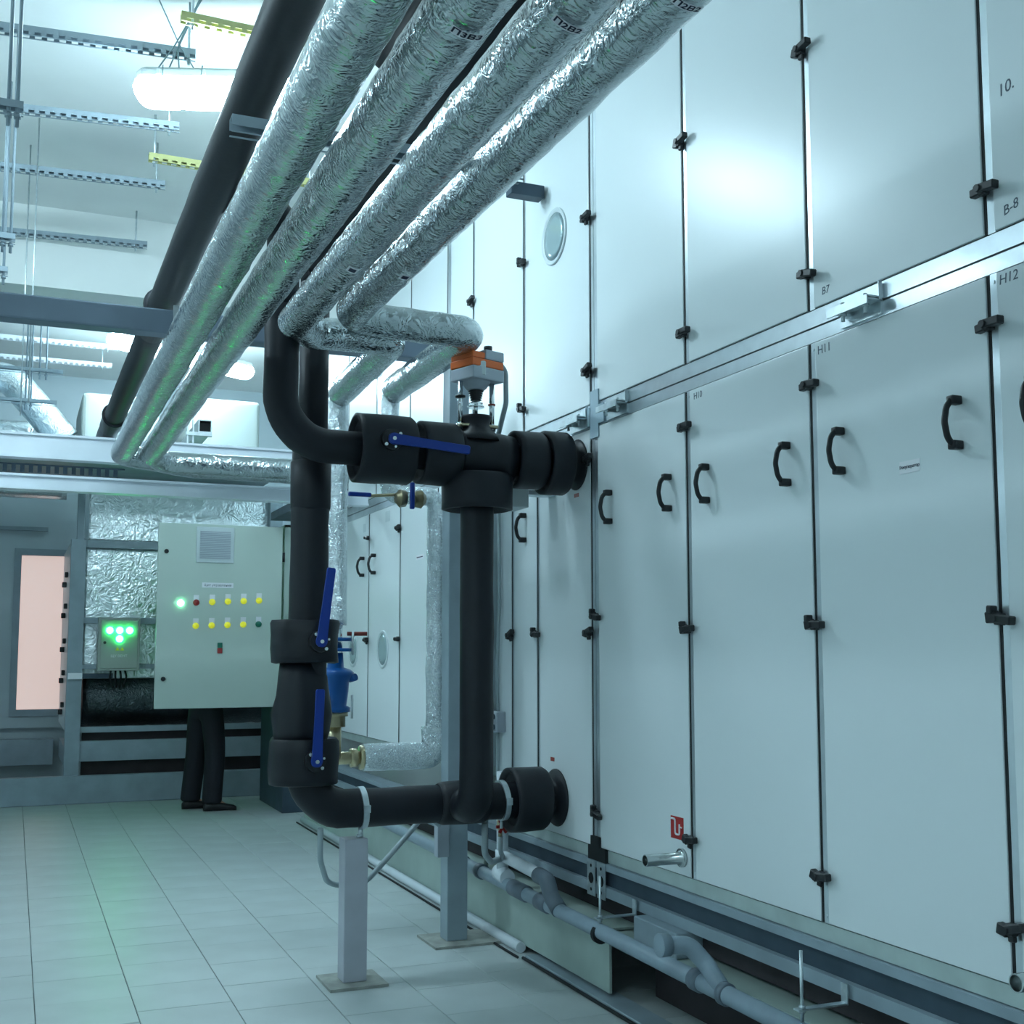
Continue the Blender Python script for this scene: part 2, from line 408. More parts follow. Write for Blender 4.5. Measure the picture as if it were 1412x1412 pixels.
for z in (2.165, 1.425): latch(lo_m, 4.49, z, 0)
for y in EM[1:3]: latch(lo_m, y, 1.425)
for y in EU[1:3]:
    for z in (3.246, 2.517): latch(up_m, y, z)
for y in EF[1:-1]:
    for z in (2.13, 1.425): latch(lo_f, y, z)
for y in (7.0, 7.75, 8.5):
    for z in (3.246, 2.517): latch(up_f, y, z)
def handle(p, y, z=1.866): inst('handle', handle_me, (AX, y, z), p)
handle(lp[7], 3.820); handle(lp[7], 4.297); handle(lp[6], 3.083); handle(lp[6], 3.558); handle(lp[5], 2.345); handle(lp[5], 2.817)
for k in (1, 2, 3, 4): handle(lp[k], EN[k] + .125); handle(lp[k], EN[k] + .6)
handle(lm[1], 5.183); handle(lf[3], 8.03); handle(lf[2], 7.745); handle(lf[0], 5.80)
def porthole(p, y, z, r, sub=True):
    bm = BM(); lathe(bm, (AX, y, z), (-1, 0, 0), [(0, r), (.006, r), (.009, r - .006), (.006, r - .018), (.003, r - .022)], 40)
    o = obj('porthole', bm, ['plastic_light'], p)
    bm = BM(); lathe(bm, (AX - .0035, y, z), (-1, 0, 0), [(0, r - .02), (.003, r * .6), (.0042, r * .2), (.0045, 0.0)], 40); obj('porthole_glass', bm, 'glass', t_root(p))
def t_root(p): return p.parent
porthole(um[0], 4.842, 3.264, .132); porthole(lf[3], 8.29, 1.36, .125); porthole(lf[2], 7.55, 1.36, .125)
# handwriting and stickers
wall_text('10.', .045, 2.150, 2.757, AX, upn[4], shear=.15, tilt=.12)
wall_text('B-8', .036, 2.150, 2.447, AX, upn[4], shear=.2, tilt=.2)
wall_text('H12', .036, 2.165, 2.272, AX, lp[4], shear=.1)
wall_text('H11', .038, 2.893, 2.266, AX, lp[5]); wall_text('H10', .034, 3.618, 2.268, AX, lp[6]); wall_text('B7', .034, 2.880, 2.445, AX, upn[5], shear=.1)
def sticker(p, y0, y1, z0, z1, m='white_label'):
    bm = BM(); box(bm, AX - .0012, AX, y0, y1, z0, z1); return obj('sticker', bm, m, p)
s = sticker(lp[5], 2.496, 2.576, 1.834, 1.868); wall_text('Рекуператор', .0125, 2.536, 1.851, AX - .0015, t_root(s), 'ink')
sticker(lm[0], 4.600, 4.646, 2.018, 2.034, 'rust_red'); sticker(lm[0], 4.862, 4.902, .856, .873, 'rust_red')
sticker(lf[1], 6.72, 6.86, 1.90, 1.93); wall_text('Приточная установка', .011, 6.79, 1.915, AX - .0015, lo_f, 'ink')
s = sticker(lp[7], 3.757, 3.846, .667, .747, 'red')
bm = BM(); tube(bm, [(AX - .003, 3.838, .738), (AX - .003, 3.812, .738), (AX - .003, 3.812, .684), (AX - .003, 3.782, .684), (AX - .003, 3.782, .722)], .0035, 6, rad=.008, seg=3)
tube(bm, [(AX - .003, 3.782, .712), (AX - .003, 3.766, .712)], .003, 6, rad=0); obj('drain_symbol', bm, 'white_label', t_root(s))
sticker(lf[2], 7.42, 7.52, 2.20, 2.27, 'plastic_light'); sticker(lf[3], 8.0, 8.06, 2.18, 2.24, 'plastic_light')
# drain spigots
for y, z in ((3.765, .606), (2.075, .606)):
    bm = BM(); lathe(bm, (AX, y, z), (-1, 0, 0), [(0, .033), (.012, .033), (.012, .033), (.014, .021), (.155, .021), (.155, .021), (.155, .018), (.155, .018), (.03, .017)], 24)
    obj('drain_spigot', bm, 'steel_pipe', lo_n)
# black rubber filler under the section joint
bm = BM(); box(bm, AX - .008, AX + .03, 4.41, 4.492, .545, .585); box(bm, AX - .008, AX + .03, 4.36, 4.515, .488, .545); obj('rubber_cover', bm, 'gasket', lo_n)
# grey corner plate and connector brackets between decks
bm = BM(); box(bm, AX - .006, AX + .012, 4.40, 4.475, 2.25, 2.455); box(bm, AX - .008, AX + .012, 4.345, 4.399, 2.305, 2.385); box(bm, AX - .008, AX + .012, 4.476, 4.50, 2.305, 2.385); obj('joint_plate', bm, 'alu_plate', up_n)
def deck_bracket(y, parent):
    bm = BM(); box(bm, AX - .003, AX + .006, y - .09, y + .09, 2.352, 2.395); box(bm, AX - .05, AX, y - .09, y + .09, 2.351, 2.356)
    box(bm, AX - .003, AX + .006, y - .09, y + .09, 2.305, 2.347); box(bm, AX - .05, AX, y - .09, y + .09, 2.343, 2.348); box(bm, AX - .053, AX - .048, y - .09, y + .09, 2.331, 2.356)
    box(bm, AX - .012, AX, y - .093, y - .09, 2.345, 2.40)
    o = obj('deck_bracket', bm, 'galv', parent)
    for s in (-.05, .05):
        bm = BM(); cyl(bm, (AX - .025, y + s, 2.315), (AX - .025, y + s, 2.372), .006, 8); cyl(bm, (AX - .025, y + s, 2.332), (AX - .025, y + s, 2.342), .012, 6)
        obj('bolt', bm, 'galv', o)
deck_bracket(2.72, up_n); deck_bracket(4.24, up_n); deck_bracket(4.60, up_m)

# ------------------------------------------------------------------ steel base under the units
t = thing('base_frame', (AX, 4, .20), 'long steel channel base with dark recess under the air handling units', 'steel base')
bm = BM(); box(bm, AX - .01, AX + .10, -1.5, 9.4, .462, .489); obj('top_flange', bm, 'steel_grey', t)
bm = BM(); box(bm, AX - .01, AX + .10, -1.5, 9.4, .357, .397); obj('bottom_flange', bm, 'steel_grey', t)
bm = BM(); box(bm, AX + .014, AX + .03, -1.5, 9.4, .397, .462); obj('web', bm, 'steel_dark', t)  # recess kept shallow, its shade painted into the dark web
bm = BM(); box(bm, AX + .05, AX + .10, -1.5, 9.4, .277, .356); obj('gap_shade_strip', bm, 'shade_brown', t)  # fills the open gap below the channel; gap shade put into its colour
t = thing('plinth', (AX, 4, 0), 'grey green sheet plinth along the floor under the units', 'plinth')
bm = BM(); box(bm, AX - .08, AX + .6, 4.19, 9.4, .265, .275); obj('top_sheet', bm, 'plinth', t)
bm = BM(); box(bm, AX - .08, AX - .07, 4.19, 9.4, .03, .266); obj('front_sheet', bm, 'plinth', t)
t = thing('floor_rail', (AX, 2, 0), 'steel rail on the floor under the near unit, its recess coloured as shade', 'rail')
bm = BM(); box(bm, AX - .06, AX + .6, -1.5, 4.185, .235, .262); obj('rail_top', bm, 'plinth', t)
bm = BM(); box(bm, AX + .12, AX + .6, -1.5, 4.185, 0, .234); obj('recess_shade_block', bm, 'shade_brown', t)  # back of the open recess, coloured dark brown as its shade
bm = BM(); box(bm, AX - .13, AX - .02, -1.5, 4.9, 0, .018); bev(bm, .004, 1)
obj('floor_strip', bm, 'steel_grey', label='flat grey strip on the floor along the near unit', cat='strip')
bm = BM(); tube(bm, [(AX - .142, -1.5, .007), (AX - .138, 4.9, .007)], .007, 8, rad=0); obj('cable', bm, 'gasket', label='black cable on the floor along the grey strip', cat='cable')
bm = BM(); tube(bm, [(AX - .105, 5.0, .025), (AX - .09, 9.4, .025)], .024, 14, rad=0); obj('floor_conduit', bm, 'pvc_white', label='white conduit lying on the floor against the plinth', cat='conduit')
bm = BM(); tube(bm, [(AX - .155, 4.92, .006), (AX - .14, 9.4, .006)], .006, 8, rad=0); obj('cable', bm, 'gasket', label='black strand drawn as a shadow line along the white conduit', cat='cable')  # black line imitating the shadow at the conduit's side
bm = BM(); box(bm, AX - .06, AX + .08, 3.72, 4.03, .263, .355); bev(bm, .004, 1); obj('support_block', bm, 'steel_grey', label='grey block propping the steel base near the drain pipe', cat='block')
# perforated hanger strips, rods and clamps of the drain
t = thing('perforated_strip', (AX - .02, 4.43, .345), 'pair of perforated metal strips under the joint of two units', 'bracket')
for y in (4.475, 4.385):
    bm = BM(); box(bm, AX - .0145, AX - .0115, y - .036, y + .036, .345, .487); obj('strip', bm, 'galv', t)
    for z, rr in ((.415, .022), (.465, .007), (.370, .007)): bm = BM(); cyl(bm, (AX - .0155, y, z), (AX - .011, y, z), rr, 16); obj('hole', bm, 'dark_hole', t)
def drain_hanger(y, ztop, zbot, label, ring=True):
    t = thing('pipe_hanger', (2.08, y, zbot), label, 'hanger', 'drain pipe hangers')
    bm = BM(); cyl(bm, (2.08, y, zbot), (2.08, y, ztop), .005, 8); obj('rod', bm, 'galv', t)
    bm = BM(); box(bm, 2.06, AX - .02, y - .012, y + .012, .342, .347); box(bm, AX - .024, AX - .019, y - .014, y + .014, .342, .40); cyl(bm, (2.08, y, .347), (2.08, y, .355), .010, 6); cyl(bm, (2.08, y, .334), (2.08, y, .342), .010, 6); obj('bracket', bm, 'galv', t)
    if ring:
        bm = BM(); lathe(bm, (2.08, y - .012, .285), (0, 1, 0), [(0, .031), (0, .036), (0, .036), (.024, .036), (.024, .036), (.024, .031)], 20); obj('clamp', bm, 'gasket', t)
    return t
drain_hanger(4.09, .50, .30, 'thin rod hanger with black clamp holding the grey drain pipe')
drain_hanger(2.845, .505, .295, 'thin rod with angle bracket standing above the near end of the drain pipe', ring=False)

# ------------------------------------------------------------------ drain pipes
t = thing('drain_pipe', (2.08, 4, .25), 'long grey plastic drain pipe running along the base', 'pipe')
zp = lambda y: .270 + .012 * (y - 2.0)
bm = BM(); tube(bm, [(2.08, 1.2, zp(1.2)), (2.08, 8.5, zp(8.5))], .029, 20, rad=0); obj('main_pipe', bm, 'pvc_grey', t)
for y, l in ((4.78, .16), (4.55, .10), (5.55, .1), (3.22, .03), (3.37, .05), (5.3, .05)):
    bm = BM(); lathe(bm, (2.08, y, zp(y)), (0, 1, .012), [(0, .030), (.004, .036), (l - .004, .036), (l, .030)], 20); obj('coupling', bm, 'pvc_dark', t)
bm = BM(); tube(bm, [(2.08, 3.24, zp(3.24)), (2.09, 3.36, .345), (2.05, 3.40, .40), (1.96, 3.41, .405)], .029, 18, rad=.05, seg=5); obj('wye_branch', bm, 'pvc_grey', t)
bm = BM(); lathe(bm, (1.98, 3.41, .405), (-1, 0, .02), [(0, .030), (.0, .036), (.035, .037), (.035, .037), (.036, .030)], 20); obj('socket', bm, 'pvc_grey', t)
bm = BM(); tube(bm, [(2.08, 4.66, .405), (2.08, 4.57, .40), (2.08, 4.53, .34), (2.08, 4.45, .30)], .034, 18, rad=.04, seg=5); obj('offset_elbow', bm, 'pvc_dark', t)
t = thing('drain_riser', (2.08, 5.0, .30), 'white plastic drain riser with a tee below the lower flange', 'pipe')
bm = BM(); tube(bm, [(2.08, 5.06, .355), (2.08, 5.06, .80)], .027, 18, rad=0); obj('riser', bm, 'pvc_white', t)
bm = BM(); tube(bm, [(2.08, 5.06, .425), (2.08, 4.65, .408)], .026, 18, rad=0); obj('branch', bm, 'pvc_white', t)
bm = BM(); lathe(bm, (2.08, 5.06, .40), (0, 0, 1), [(0, .027), (.0, .033), (.05, .033), (.05, .027)], 18); obj('collar', bm, 'pvc_white', t)
bm = BM(); lathe(bm, (2.08, 5.10, .345), (0, -1, -.1), [(0, .028), (0, .038), (.06, .038), (.10, .036), (.10, .036), (.101, .030), (.104, .0)], 20); obj('cleanout_cap', bm, 'pvc_white', t)
t = thing('drain_valve', (2.02, 4.94, .53), 'small valve with a red star handle under the lower black pipe', 'valve')
bm = BM(); cyl(bm, (2.02, 4.94, .53), (2.02, 4.94, .64), .009, 10); lathe(bm, (2.02, 4.94, .555), (0, 0, 1), [(0, .010), (.01, .016), (.04, .016), (.05, .010)], 14); obj('valve_body', bm, 'brass', t)
bm = BM()
for k in range(3):
    v = box(bm, 1.988, 2.052, 4.905, 4.912, .570, .583); rot_verts(v, (2.02, 4.908, .577), 'Y', k * math.pi / 3)
cyl(bm, (2.02, 4.90, .577), (2.02, 4.93, .577), .012, 10); obj('handle', bm, 'red', t)
bm = BM(); tube(bm, [(2.02, 4.94, .53), (2.03, 4.96, .46), (2.06, 5.0, .42)], .011, 8, rad=.05, seg=4); obj('drain_hose', bm, 'hose', label='short grey hose from the red handled valve to the white riser', cat='hose')
bm = BM(); tube(bm, [(1.90, 4.82, .61), (1.90, 4.83, .48), (1.98, 4.95, .42), (2.06, 5.03, .415)], .014, 10, rad=.08, seg=6); obj('drain_hose', bm, 'hose', label='grey hose bending from the bypass foot to the white drain riser', cat='hose')
bm = BM(); tube(bm, [(1.175, 4.80, .63), (1.185, 4.84, .50), (1.26, 5.0, .36), (1.42, 5.0, .36), (1.58, 5.0, .52), (1.72, 5.1, .62), (1.86, 5.28, .54)], .012, 10, rad=.1, seg=6); obj('drain_hose', bm, 'hose', label='pale grey hose looping behind the short post', cat='hose')

# ------------------------------------------------------------------ black insulated manifold
def sleeve(bm, o, ax, l, r, inner, seed, wob=.006):
    lathe(bm, o, ax, [(.03, inner), (.022, r - .028), (.022, r - .028), (0, r - .014), (.004, r), (.03, r), (l * .33, r), (l * .66, r), (l - .012, r), (l, r - .008), (l, r - .008), (l - .008, inner)], 40, wob, seed)
UZ = 2.165
t = thing('mixing_manifold', (1.6, YU, UZ - .2), 'black insulated pipe branch with wrapped valves entering the upper flange', 'pipe')
bm = BM(); tube(bm, [(.945, YU, 2.72), (.945, YU, UZ), (2.24, YU, UZ)], .069, 28, rad=.20, seg=12, step=.08, wob=.003, seed=2); obj('pipe', bm, 'rubber', t)
bm = BM(); sleeve(bm, (1.246, YU, UZ + .005), (1, 0, 0), .236, .141, .06, 1.3); c1 = obj('valve_wrap', bm, 'rubber', t)
bm = BM(); sleeve(bm, (1.515, YU, UZ + .003), (1, 0, 0), .168, .131, .06, 4.1); obj('valve_wrap', bm, 'rubber', t)
bm = BM(); lathe(bm, (1.68, YU, UZ), (1, 0, 0), [(0, .10), (.02, .106), (.10, .110), (.2, .106), (.255, .098), (.262, .07)], 36, .004, 9)
lathe(bm, (1.775, YU, UZ + .06), (0, 0, 1), [(0, .115), (.03, .095), (.055, .070), (.08, .060), (.10, .066), (.112, .070)], 28); obj('valve_body', bm, 'rubber', t)
bm = BM(); sleeve(bm, (1.939, YU, UZ), (1, 0, 0), .137, .124, .06, 6.6, .003); obj('valve_wrap', bm, 'rubber', t)
bm = BM(); sleeve(bm, (2.081, YU, UZ - .005), (1, 0, 0), .110, .138, .06, 8.2, .003); obj('valve_wrap', bm, 'rubber', t)
bm = BM(); lathe(bm, (2.185, YU, UZ - .005), (1, 0, 0), [(0, .078), (.03, .078), (.045, .085), (.055, .105), (.063, .112), (.064, .112), (.064, .06)], 32); obj('flange', bm, 'rubber', t)
bm = BM(); sleeve(bm, (1.782, YU, 1.937), (0, 0, 1), .150, .150, .06, 3.3, .003); obj('tee_wrap', bm, 'rubber', t)
t2 = t
# bypass (front vertical) bending back into the lower pipe
bm = BM(); tube(bm, [(1.782, YU, 2.02), (1.782, YU, .70), (1.782, YL, .70)], .0705, 28, rad=.10, seg=8, step=.1, wob=.003, seed=5); obj('bypass_pipe', bm, 'rubber', t)
bm = BM(); lathe(bm, (1.69, YL, .70), (1, 0, 0), [(0, .083), (.02, .092), (.12, .095), (.2, .092), (.22, .083)], 28, .004, 3); obj('tee_wrap', bm, 'rubber', t)
# clasp lines where insulation is glued
# lever valves
def lever(pivot, tip, parent, name='lever'):
    p, q = Vector(pivot), Vector(tip); d = (q - p); l = d.length; d.normalize(); s = Vector((-d.z, 0, d.x)); o = parent
    bm = BM(); lathe(bm, p + Vector((0, .004, 0)), (0, 1, 0), [(-.006, 0), (-.006, .042), (-.006, .042), (.03, .046)], 28); pl = obj('valve_plate', bm, 'handle_black', o)
    bm = BM(); loop = []
    for (t_, w_) in ((-.022, .010), (-.014, .020), (.0, .024), (.03, .020), (l * .5, .0175), (l - .006, .018), (l, .014)): loop.append((t_, w_))
    outl = [p + d * t_ + s * w_ for t_, w_ in loop] + [p + d * t_ - s * w_ for t_, w_ in loop[::-1]]
    a = [bm.verts.new(v + Vector((0, -.022, 0))) for v in outl]; b = [bm.verts.new(v + Vector((0, -.008, 0))) for v in outl]
    bm.faces.new(a); bm.faces.new(b[::-1])
    for i in range(len(a)): bm.faces.new((a[i], b[i], b[(i + 1) % len(a)], a[(i + 1) % len(a)]))
    bev(bm, .003, 1)
    lv = obj(name, bm, 'blue', o)
    bm = BM(); cyl(bm, p + Vector((0, -.028, 0)), p + Vector((0, -.02, 0)), .008, 10); obj('bolt', bm, 'chrome', o)
    for k in (-.75, 2.4):
        c = p + (d * math.cos(k) * -.036 + s * math.sin(k) * .036); bm = BM(); cyl(bm, c + Vector((0, -.012, 0)), c + Vector((0, 0, 0)), .007, 10); obj('bolt', bm, 'chrome', o)
    c = p - s * .03 + d * .012; bm = BM(); cyl(bm, c + Vector((0, -.011, 0)), c, .005, 8); obj('bolt', bm, 'chrome', o)
lever((1.362, 4.462, 2.186), (1.680, 4.452, 2.158), t)
t = thing('return_manifold', (1.3, YL, .62), 'black insulated riser with two wrapped lever valves turning into the lower flange', 'pipe')
bm = BM(); tube(bm, [(1.128, YL, 2.90), (1.128, YL, 2.02)], .062, 24, rad=0); obj('upper_riser', bm, 'rubber', t)
bm = BM(); tube(bm, [(1.122, YL, 2.20), (1.118, YL, .70), (2.24, YL, .70)], .079, 28, rad=.17, seg=10, step=.08, wob=.004, seed=7); obj('pipe', bm, 'rubber', t)
bm = BM(); lathe(bm, (1.122, YL, 1.93), (0, 0, 1), [(0, .079), (.01, .084), (.2, .084), (.22, .066)], 28, .003, 2); obj('coupling', bm, 'rubber', t)
bm = BM(); sleeve(bm, (1.110, YL, 1.298), (0, 0, 1), .175, .142, .06, 2.2, .016); obj('valve_wrap', bm, 'rubber', t)
bm = BM(); lathe(bm, (1.098, YL, .97), (0, 0, 1), [(0, .110), (.05, .116), (.12, .120), (.2, .112), (.27, .098), (.33, .085)], 32, .018, 5); obj('strainer_wrap', bm, 'rubber', t)
bm = BM(); sleeve(bm, (1.110, YL, .808), (0, 0, 1), .185, .145, .06, 7.7, .014); obj('valve_wrap', bm, 'rubber', t)
bm = BM(); sleeve(bm, (2.015, YL, .70), (1, 0, 0), .165, .139, .06, 3.9, .004); obj('valve_wrap', bm, 'rubber', t)
bm = BM(); lathe(bm, (2.17, YL, .70), (1, 0, 0), [(0, .078), (.04, .078), (.055, .09), (.066, .118), (.076, .126), (.079, .126), (.079, .06)], 36); obj('flange', bm, 'rubber', t)
lever((1.134, 4.672, 1.385), (1.166, 4.655, 1.680), t); lever((1.122, 4.672, .912), (1.128, 4.655, 1.197), t)
for x in (1.356, 1.985):
    bm = BM(); lathe(bm, (x - .012, YL, .70), (1, 0, .05), [(0, .080), (0, .087), (0, .087), (.024, .087), (.024, .087), (.024, .080)], 32)
    box(bm, x - .014, x + .014, YL - .095, YL - .085, .69, .72); cyl(bm, (x - .0, YL, .58), (x - .0, YL, .62), .008, 8); obj('clamp', bm, 'galv', t)
# overhead black supply pipes feeding the two risers
bm = BM(); tube(bm, [(.945, YU, 2.72), (.945, YU, 3.12), (.724, YU, 3.12)], .066, 24, rad=.10, seg=8); obj('branch_pipe', bm, 'rubber', label='short black branch from the thick overhead pipe down to the front riser', cat='pipe')
bm = BM(); tube(bm, [(1.128, YL, 2.90), (1.128, YL, 2.99), (1.128, 4.5, 2.99), (1.128, -1.5, 2.99)], .062, 24, rad=.10, seg=8); obj('overhead_pipe', bm, 'rubber', label='black insulated pipe above the gap between the foil pipes', cat='pipe')
bm = BM(); cyl(bm, (.735, -1.5, 2.70), (.735, 2.50, 2.70), .034, 16); obj('overhead_pipe', bm, 'rubber', label='slim black pipe lying above the two foil pipes closest to the thick black pipe', cat='pipe')
# actuator on the mixing valve
t = thing('valve_actuator', (1.775, YU, 2.272), 'orange and grey electric actuator on rods above the black valve', 'actuator')
AZ = 2.30
bm = BM(); v = box(bm, 1.69, 1.862, YU - .045, YU + .045, AZ - .014, AZ - .001); bev(bm, .003, 1); obj('bonnet_plate', bm, 'brass', t)
bm = BM(); cyl(bm, (1.775, YU, AZ), (1.775, YU, AZ + .022), .036, 6); cyl(bm, (1.775, YU, AZ + .022), (1.775, YU, AZ + .035), .02, 6); obj('packing_nut', bm, 'brass', t)
bm = BM(); cyl(bm, (1.775, YU, AZ + .03), (1.775, YU, AZ + .135), .009, 10); cyl(bm, (1.775, YU, AZ + .075), (1.775, YU, AZ + .082), .036, 16); cyl(bm, (1.775, YU, AZ + .09), (1.775, YU, AZ + .097), .03, 6); obj('stem', bm, 'chrome', t)
for x in (1.705, 1.848):
    bm = BM(); cyl(bm, (x, YU, AZ - .02), (x, YU, AZ + .20), .011, 12); cyl(bm, (x, YU, AZ - .022), (x, YU, AZ + .004), .017, 6); rd = obj('yoke_rod', bm, 'chrome', t)
bm = BM(); lathe(bm, (1.705, YU, AZ + .115), (0, 0, 1), [(0, .011), (0, .022), (.008, .022), (.008, .011)], 14); obj('position_ring', bm, 'handle_black', t)
bm = BM(); lathe(bm, (1.848, YU, AZ + .09), (0, 0, 1), [(0, .011), (0, .016), (.007, .016), (.007, .011)], 14); obj('position_ring', bm, 'rust_red', t)
bm = BM(); prof = [(0, .018)]
for k in range(5): prof += [(.004 + k * .009, .026 + k * .002), (.009 + k * .009, .018 + k * .002)]
lathe(bm, (1.775, YU, AZ + .105), (0, 0, 1), prof + [(.054, .03)], 16); obj('bellows', bm, 'handle_black', t)
bm = BM(); lathe(bm, (1.775, YU, AZ + .150), (0, 0, 1), [(0, .035), (.012, .048), (.03, .058), (.045, .072), (.062, .078)], 20); obj('lower_housing', bm, 'plastic_grey', t)
bm = BM(); v = box(bm, 1.695, 1.87, YU - .075, YU + .075, AZ + .185, AZ + .238); rot_verts(v, (1.78, YU, 0), 'Z', R(20)); bev(bm, .006, 2); obj('housing', bm, 'plastic_grey', t)
bm = BM(); v = box(bm, 1.693, 1.868, YU - .073, YU + .073, AZ + .2385, AZ + .272); rot_verts(v, (1.78, YU, 0), 'Z', R(20)); bev(bm, .005, 2); obj('cover_band', bm, 'orange', t)
bm = BM(); v = box(bm, 1.765, 1.869, YU - .075, YU + .074, AZ + .2725, AZ + .315); rot_verts(v, (1.78, YU, 0), 'Z', R(20)); bev(bm, .006, 2); obj('cap', bm, 'plastic_grey', t)
bm = BM(); v = box(bm, 1.695, 1.764, YU - .072, YU + .072, AZ + .2725, AZ + .30); rot_verts(v, (1.78, YU, 0), 'Z', R(20)); bev(bm, .006, 2); obj('cap_front', bm, 'orange', t)
bm = BM(); v = box(bm, 1.74, 1.79, YU - .083, YU - .07, AZ + .20, AZ + .262); bev(bm, .004, 1); obj('selector', bm, 'plastic_light', t)
bm = BM(); cyl(bm, (1.815, YU - .04, AZ + .31), (1.815, YU - .04, AZ + .335), .018, 14); obj('knob', bm, 'handle_black', t)
bm = BM(); tube(bm, [(1.872, YU + .02, AZ + .29), (1.92, YU + .02, AZ + .26), (1.935, YU + .05, AZ + .12), (1.915, YU + .11, AZ - .04), (1.915, YU + .16, AZ - .16)], .0115, 10, rad=.07, seg=6); obj('power_cable', bm, 'hose', t)

# ------------------------------------------------------------------ foil wrapped pipes
def foilpipe(pts, r, label, rad, seed, legs=(), m='foil_long'):
    t = thing('foil_pipe', (pts[0][0], pts[0][1], pts[0][2] - r), label, 'pipe')
    bm = BM(); tube(bm, pts, r, 28, rad=rad, seg=8, step=.035, wob=.0032, seed=seed); obj('pipe_run', bm, m, t)
    for k, (p, r2, rd) in enumerate(legs):
        bm = BM(); tube(bm, p, r2, 24, rad=rd, seg=8, step=.03, wob=.004, seed=seed + k + 7); obj('drop_leg', bm, 'foil', t)
    return t
S1 = foilpipe([(.561, -1.5, 2.54), (.561, 7.42, 2.53), (1.0, 7.58, 2.50), (2.0, 7.58, 2.50)], .067, 'silver foil pipe next to the thick black pipe, running to the far cross pipe', .07, 1)
S2 = foilpipe([(.717, -1.5, 2.52), (.717, 7.25, 2.52), (.80, 7.42, 2.50), (1.6, 7.42, 2.50)], .067, 'silver foil pipe with a printed label, second from the thick black pipe', .07, 2)
S3 = foilpipe([(.95, -1.5, 2.60), (.95, 4.40, 2.60), (1.06, 4.60, 2.62), (1.20, 4.655, 2.64), (1.42, 4.66, 2.64), (1.415, 5.50, 2.59)], .066, 'silver foil pipe that bends and drops to the blue strainer', .06, 3,
    [([(1.415, 5.47, 2.595), (1.415, 5.55, 2.56), (1.42, 5.55, 1.47)], .050, .05)])
S4 = foilpipe([(1.18, -1.5, 2.675), (1.18, 4.47, 2.675), (1.36, 4.49, 2.665), (1.71, 4.49, 2.66), (1.69, 5.52, 2.635)], .067, 'outermost silver foil pipe, closest to the white units, ending at a brass union', .075, 4,
    [([(1.69, 5.48, 2.64), (1.68, 5.56, 2.60), (1.68, 5.56, 2.115), (1.925, 5.56, 2.115), (1.925, 5.56, .90)], .045, .05), ([(1.925, 5.56, .98), (1.925, 5.56, .84), (1.56, 5.56, .84)], .066, .05)])
def pipe_label(parent, X, Z, r, y, th, wd, ht, s, size, m='ink', barcode=False):
    """curved sticker around the underside of a pipe along Y; th from straight down towards +X"""
    def P(a, b, o): # a along arc (to +X), b along -Y
        q = R(th) + a / r; return Vector((X + math.sin(q) * (r + o), y - b, Z - math.cos(q) * (r + o)))
    bm = BM(); n = 10
    g = [[bm.verts.new(P(-wd / 2 + wd * i / n, sgn * ht / 2, .009)) for i in range(n + 1)] for sgn in (-1, 1)]
    for i in range(n): bm.faces.new((g[0][i], g[0][i + 1], g[1][i + 1], g[1][i]))
    lb = obj('pipe_label', bm, 'white_label', parent)
    if barcode:
        bm = BM(); g = [[bm.verts.new(P(-wd * .32 + wd * .64 * i / n, sgn * ht * .3, .010)) for i in range(n + 1)] for sgn in (-1, 1)]
        for i in range(n): bm.faces.new((g[0][i], g[0][i + 1], g[1][i + 1], g[1][i]))
        obj('print', bm, 'ink', lb); return
    bm = text_bm(s, size, bold=.0006)
    bmesh.ops.subdivide_edges(bm, edges=[e for e in bm.edges if e.calc_length() > .006], cuts=1)
    for v in bm.verts: v.co = P(v.co.x, v.co.y, .0098)
    obj('lettering', bm, m, lb, fix=False)
pipe_label(S2, .717, 2.52, .067, 1.90, -5, .058, .024, 'П3В3', .0225)
pipe_label(S3, .95, 2.60, .066, 1.94, -16, .058, .024, 'П2В2', .0225)
pipe_label(S4, 1.18, 2.675, .067, 1.90, -8, .058, .024, 'П2В2', .0225)
pipe_label(S3, .95, 2.60, .066, 3.50, -14, .030, .050, '', 0, barcode=True)
pipe_label(S4, 1.18, 2.675, .067, 3.72, -6, .030, .050, '', 0, barcode=True)
# thin rod in the gap of the two left foil pipes
bm = BM(); cyl(bm, (.645, 2.0, 2.620), (.645, 5.2, 2.615), .010, 10); obj('thin_pipe', bm, 'pvc_dark', label='thin dark pipe in the gap between two foil pipes', cat='pipe')
# big black pipe
t = thing('black_pipe', (.646, 4, 3.04), 'thick black insulated pipe running along the ceiling on the aisle side', 'pipe')
bm = BM(); tube(bm, [(.646, -1.5, 3.12), (.646, 10.3, 3.12)], .075, 28, rad=0, step=.25, wob=.003, seed=1); obj('pipe', bm, 'rubber', t)
for y in (6.17, 9.25, 1.2):
    bm = BM(); lathe(bm, (.646, y, 3.12), (0, 1, 0), [(0, .076), (0, .090), (.01, .096), (.03, .092), (.06, .084), (.5, .080), (.5, .076)], 28, .004, y); obj('joint_sleeve', bm, 'rubber', t)
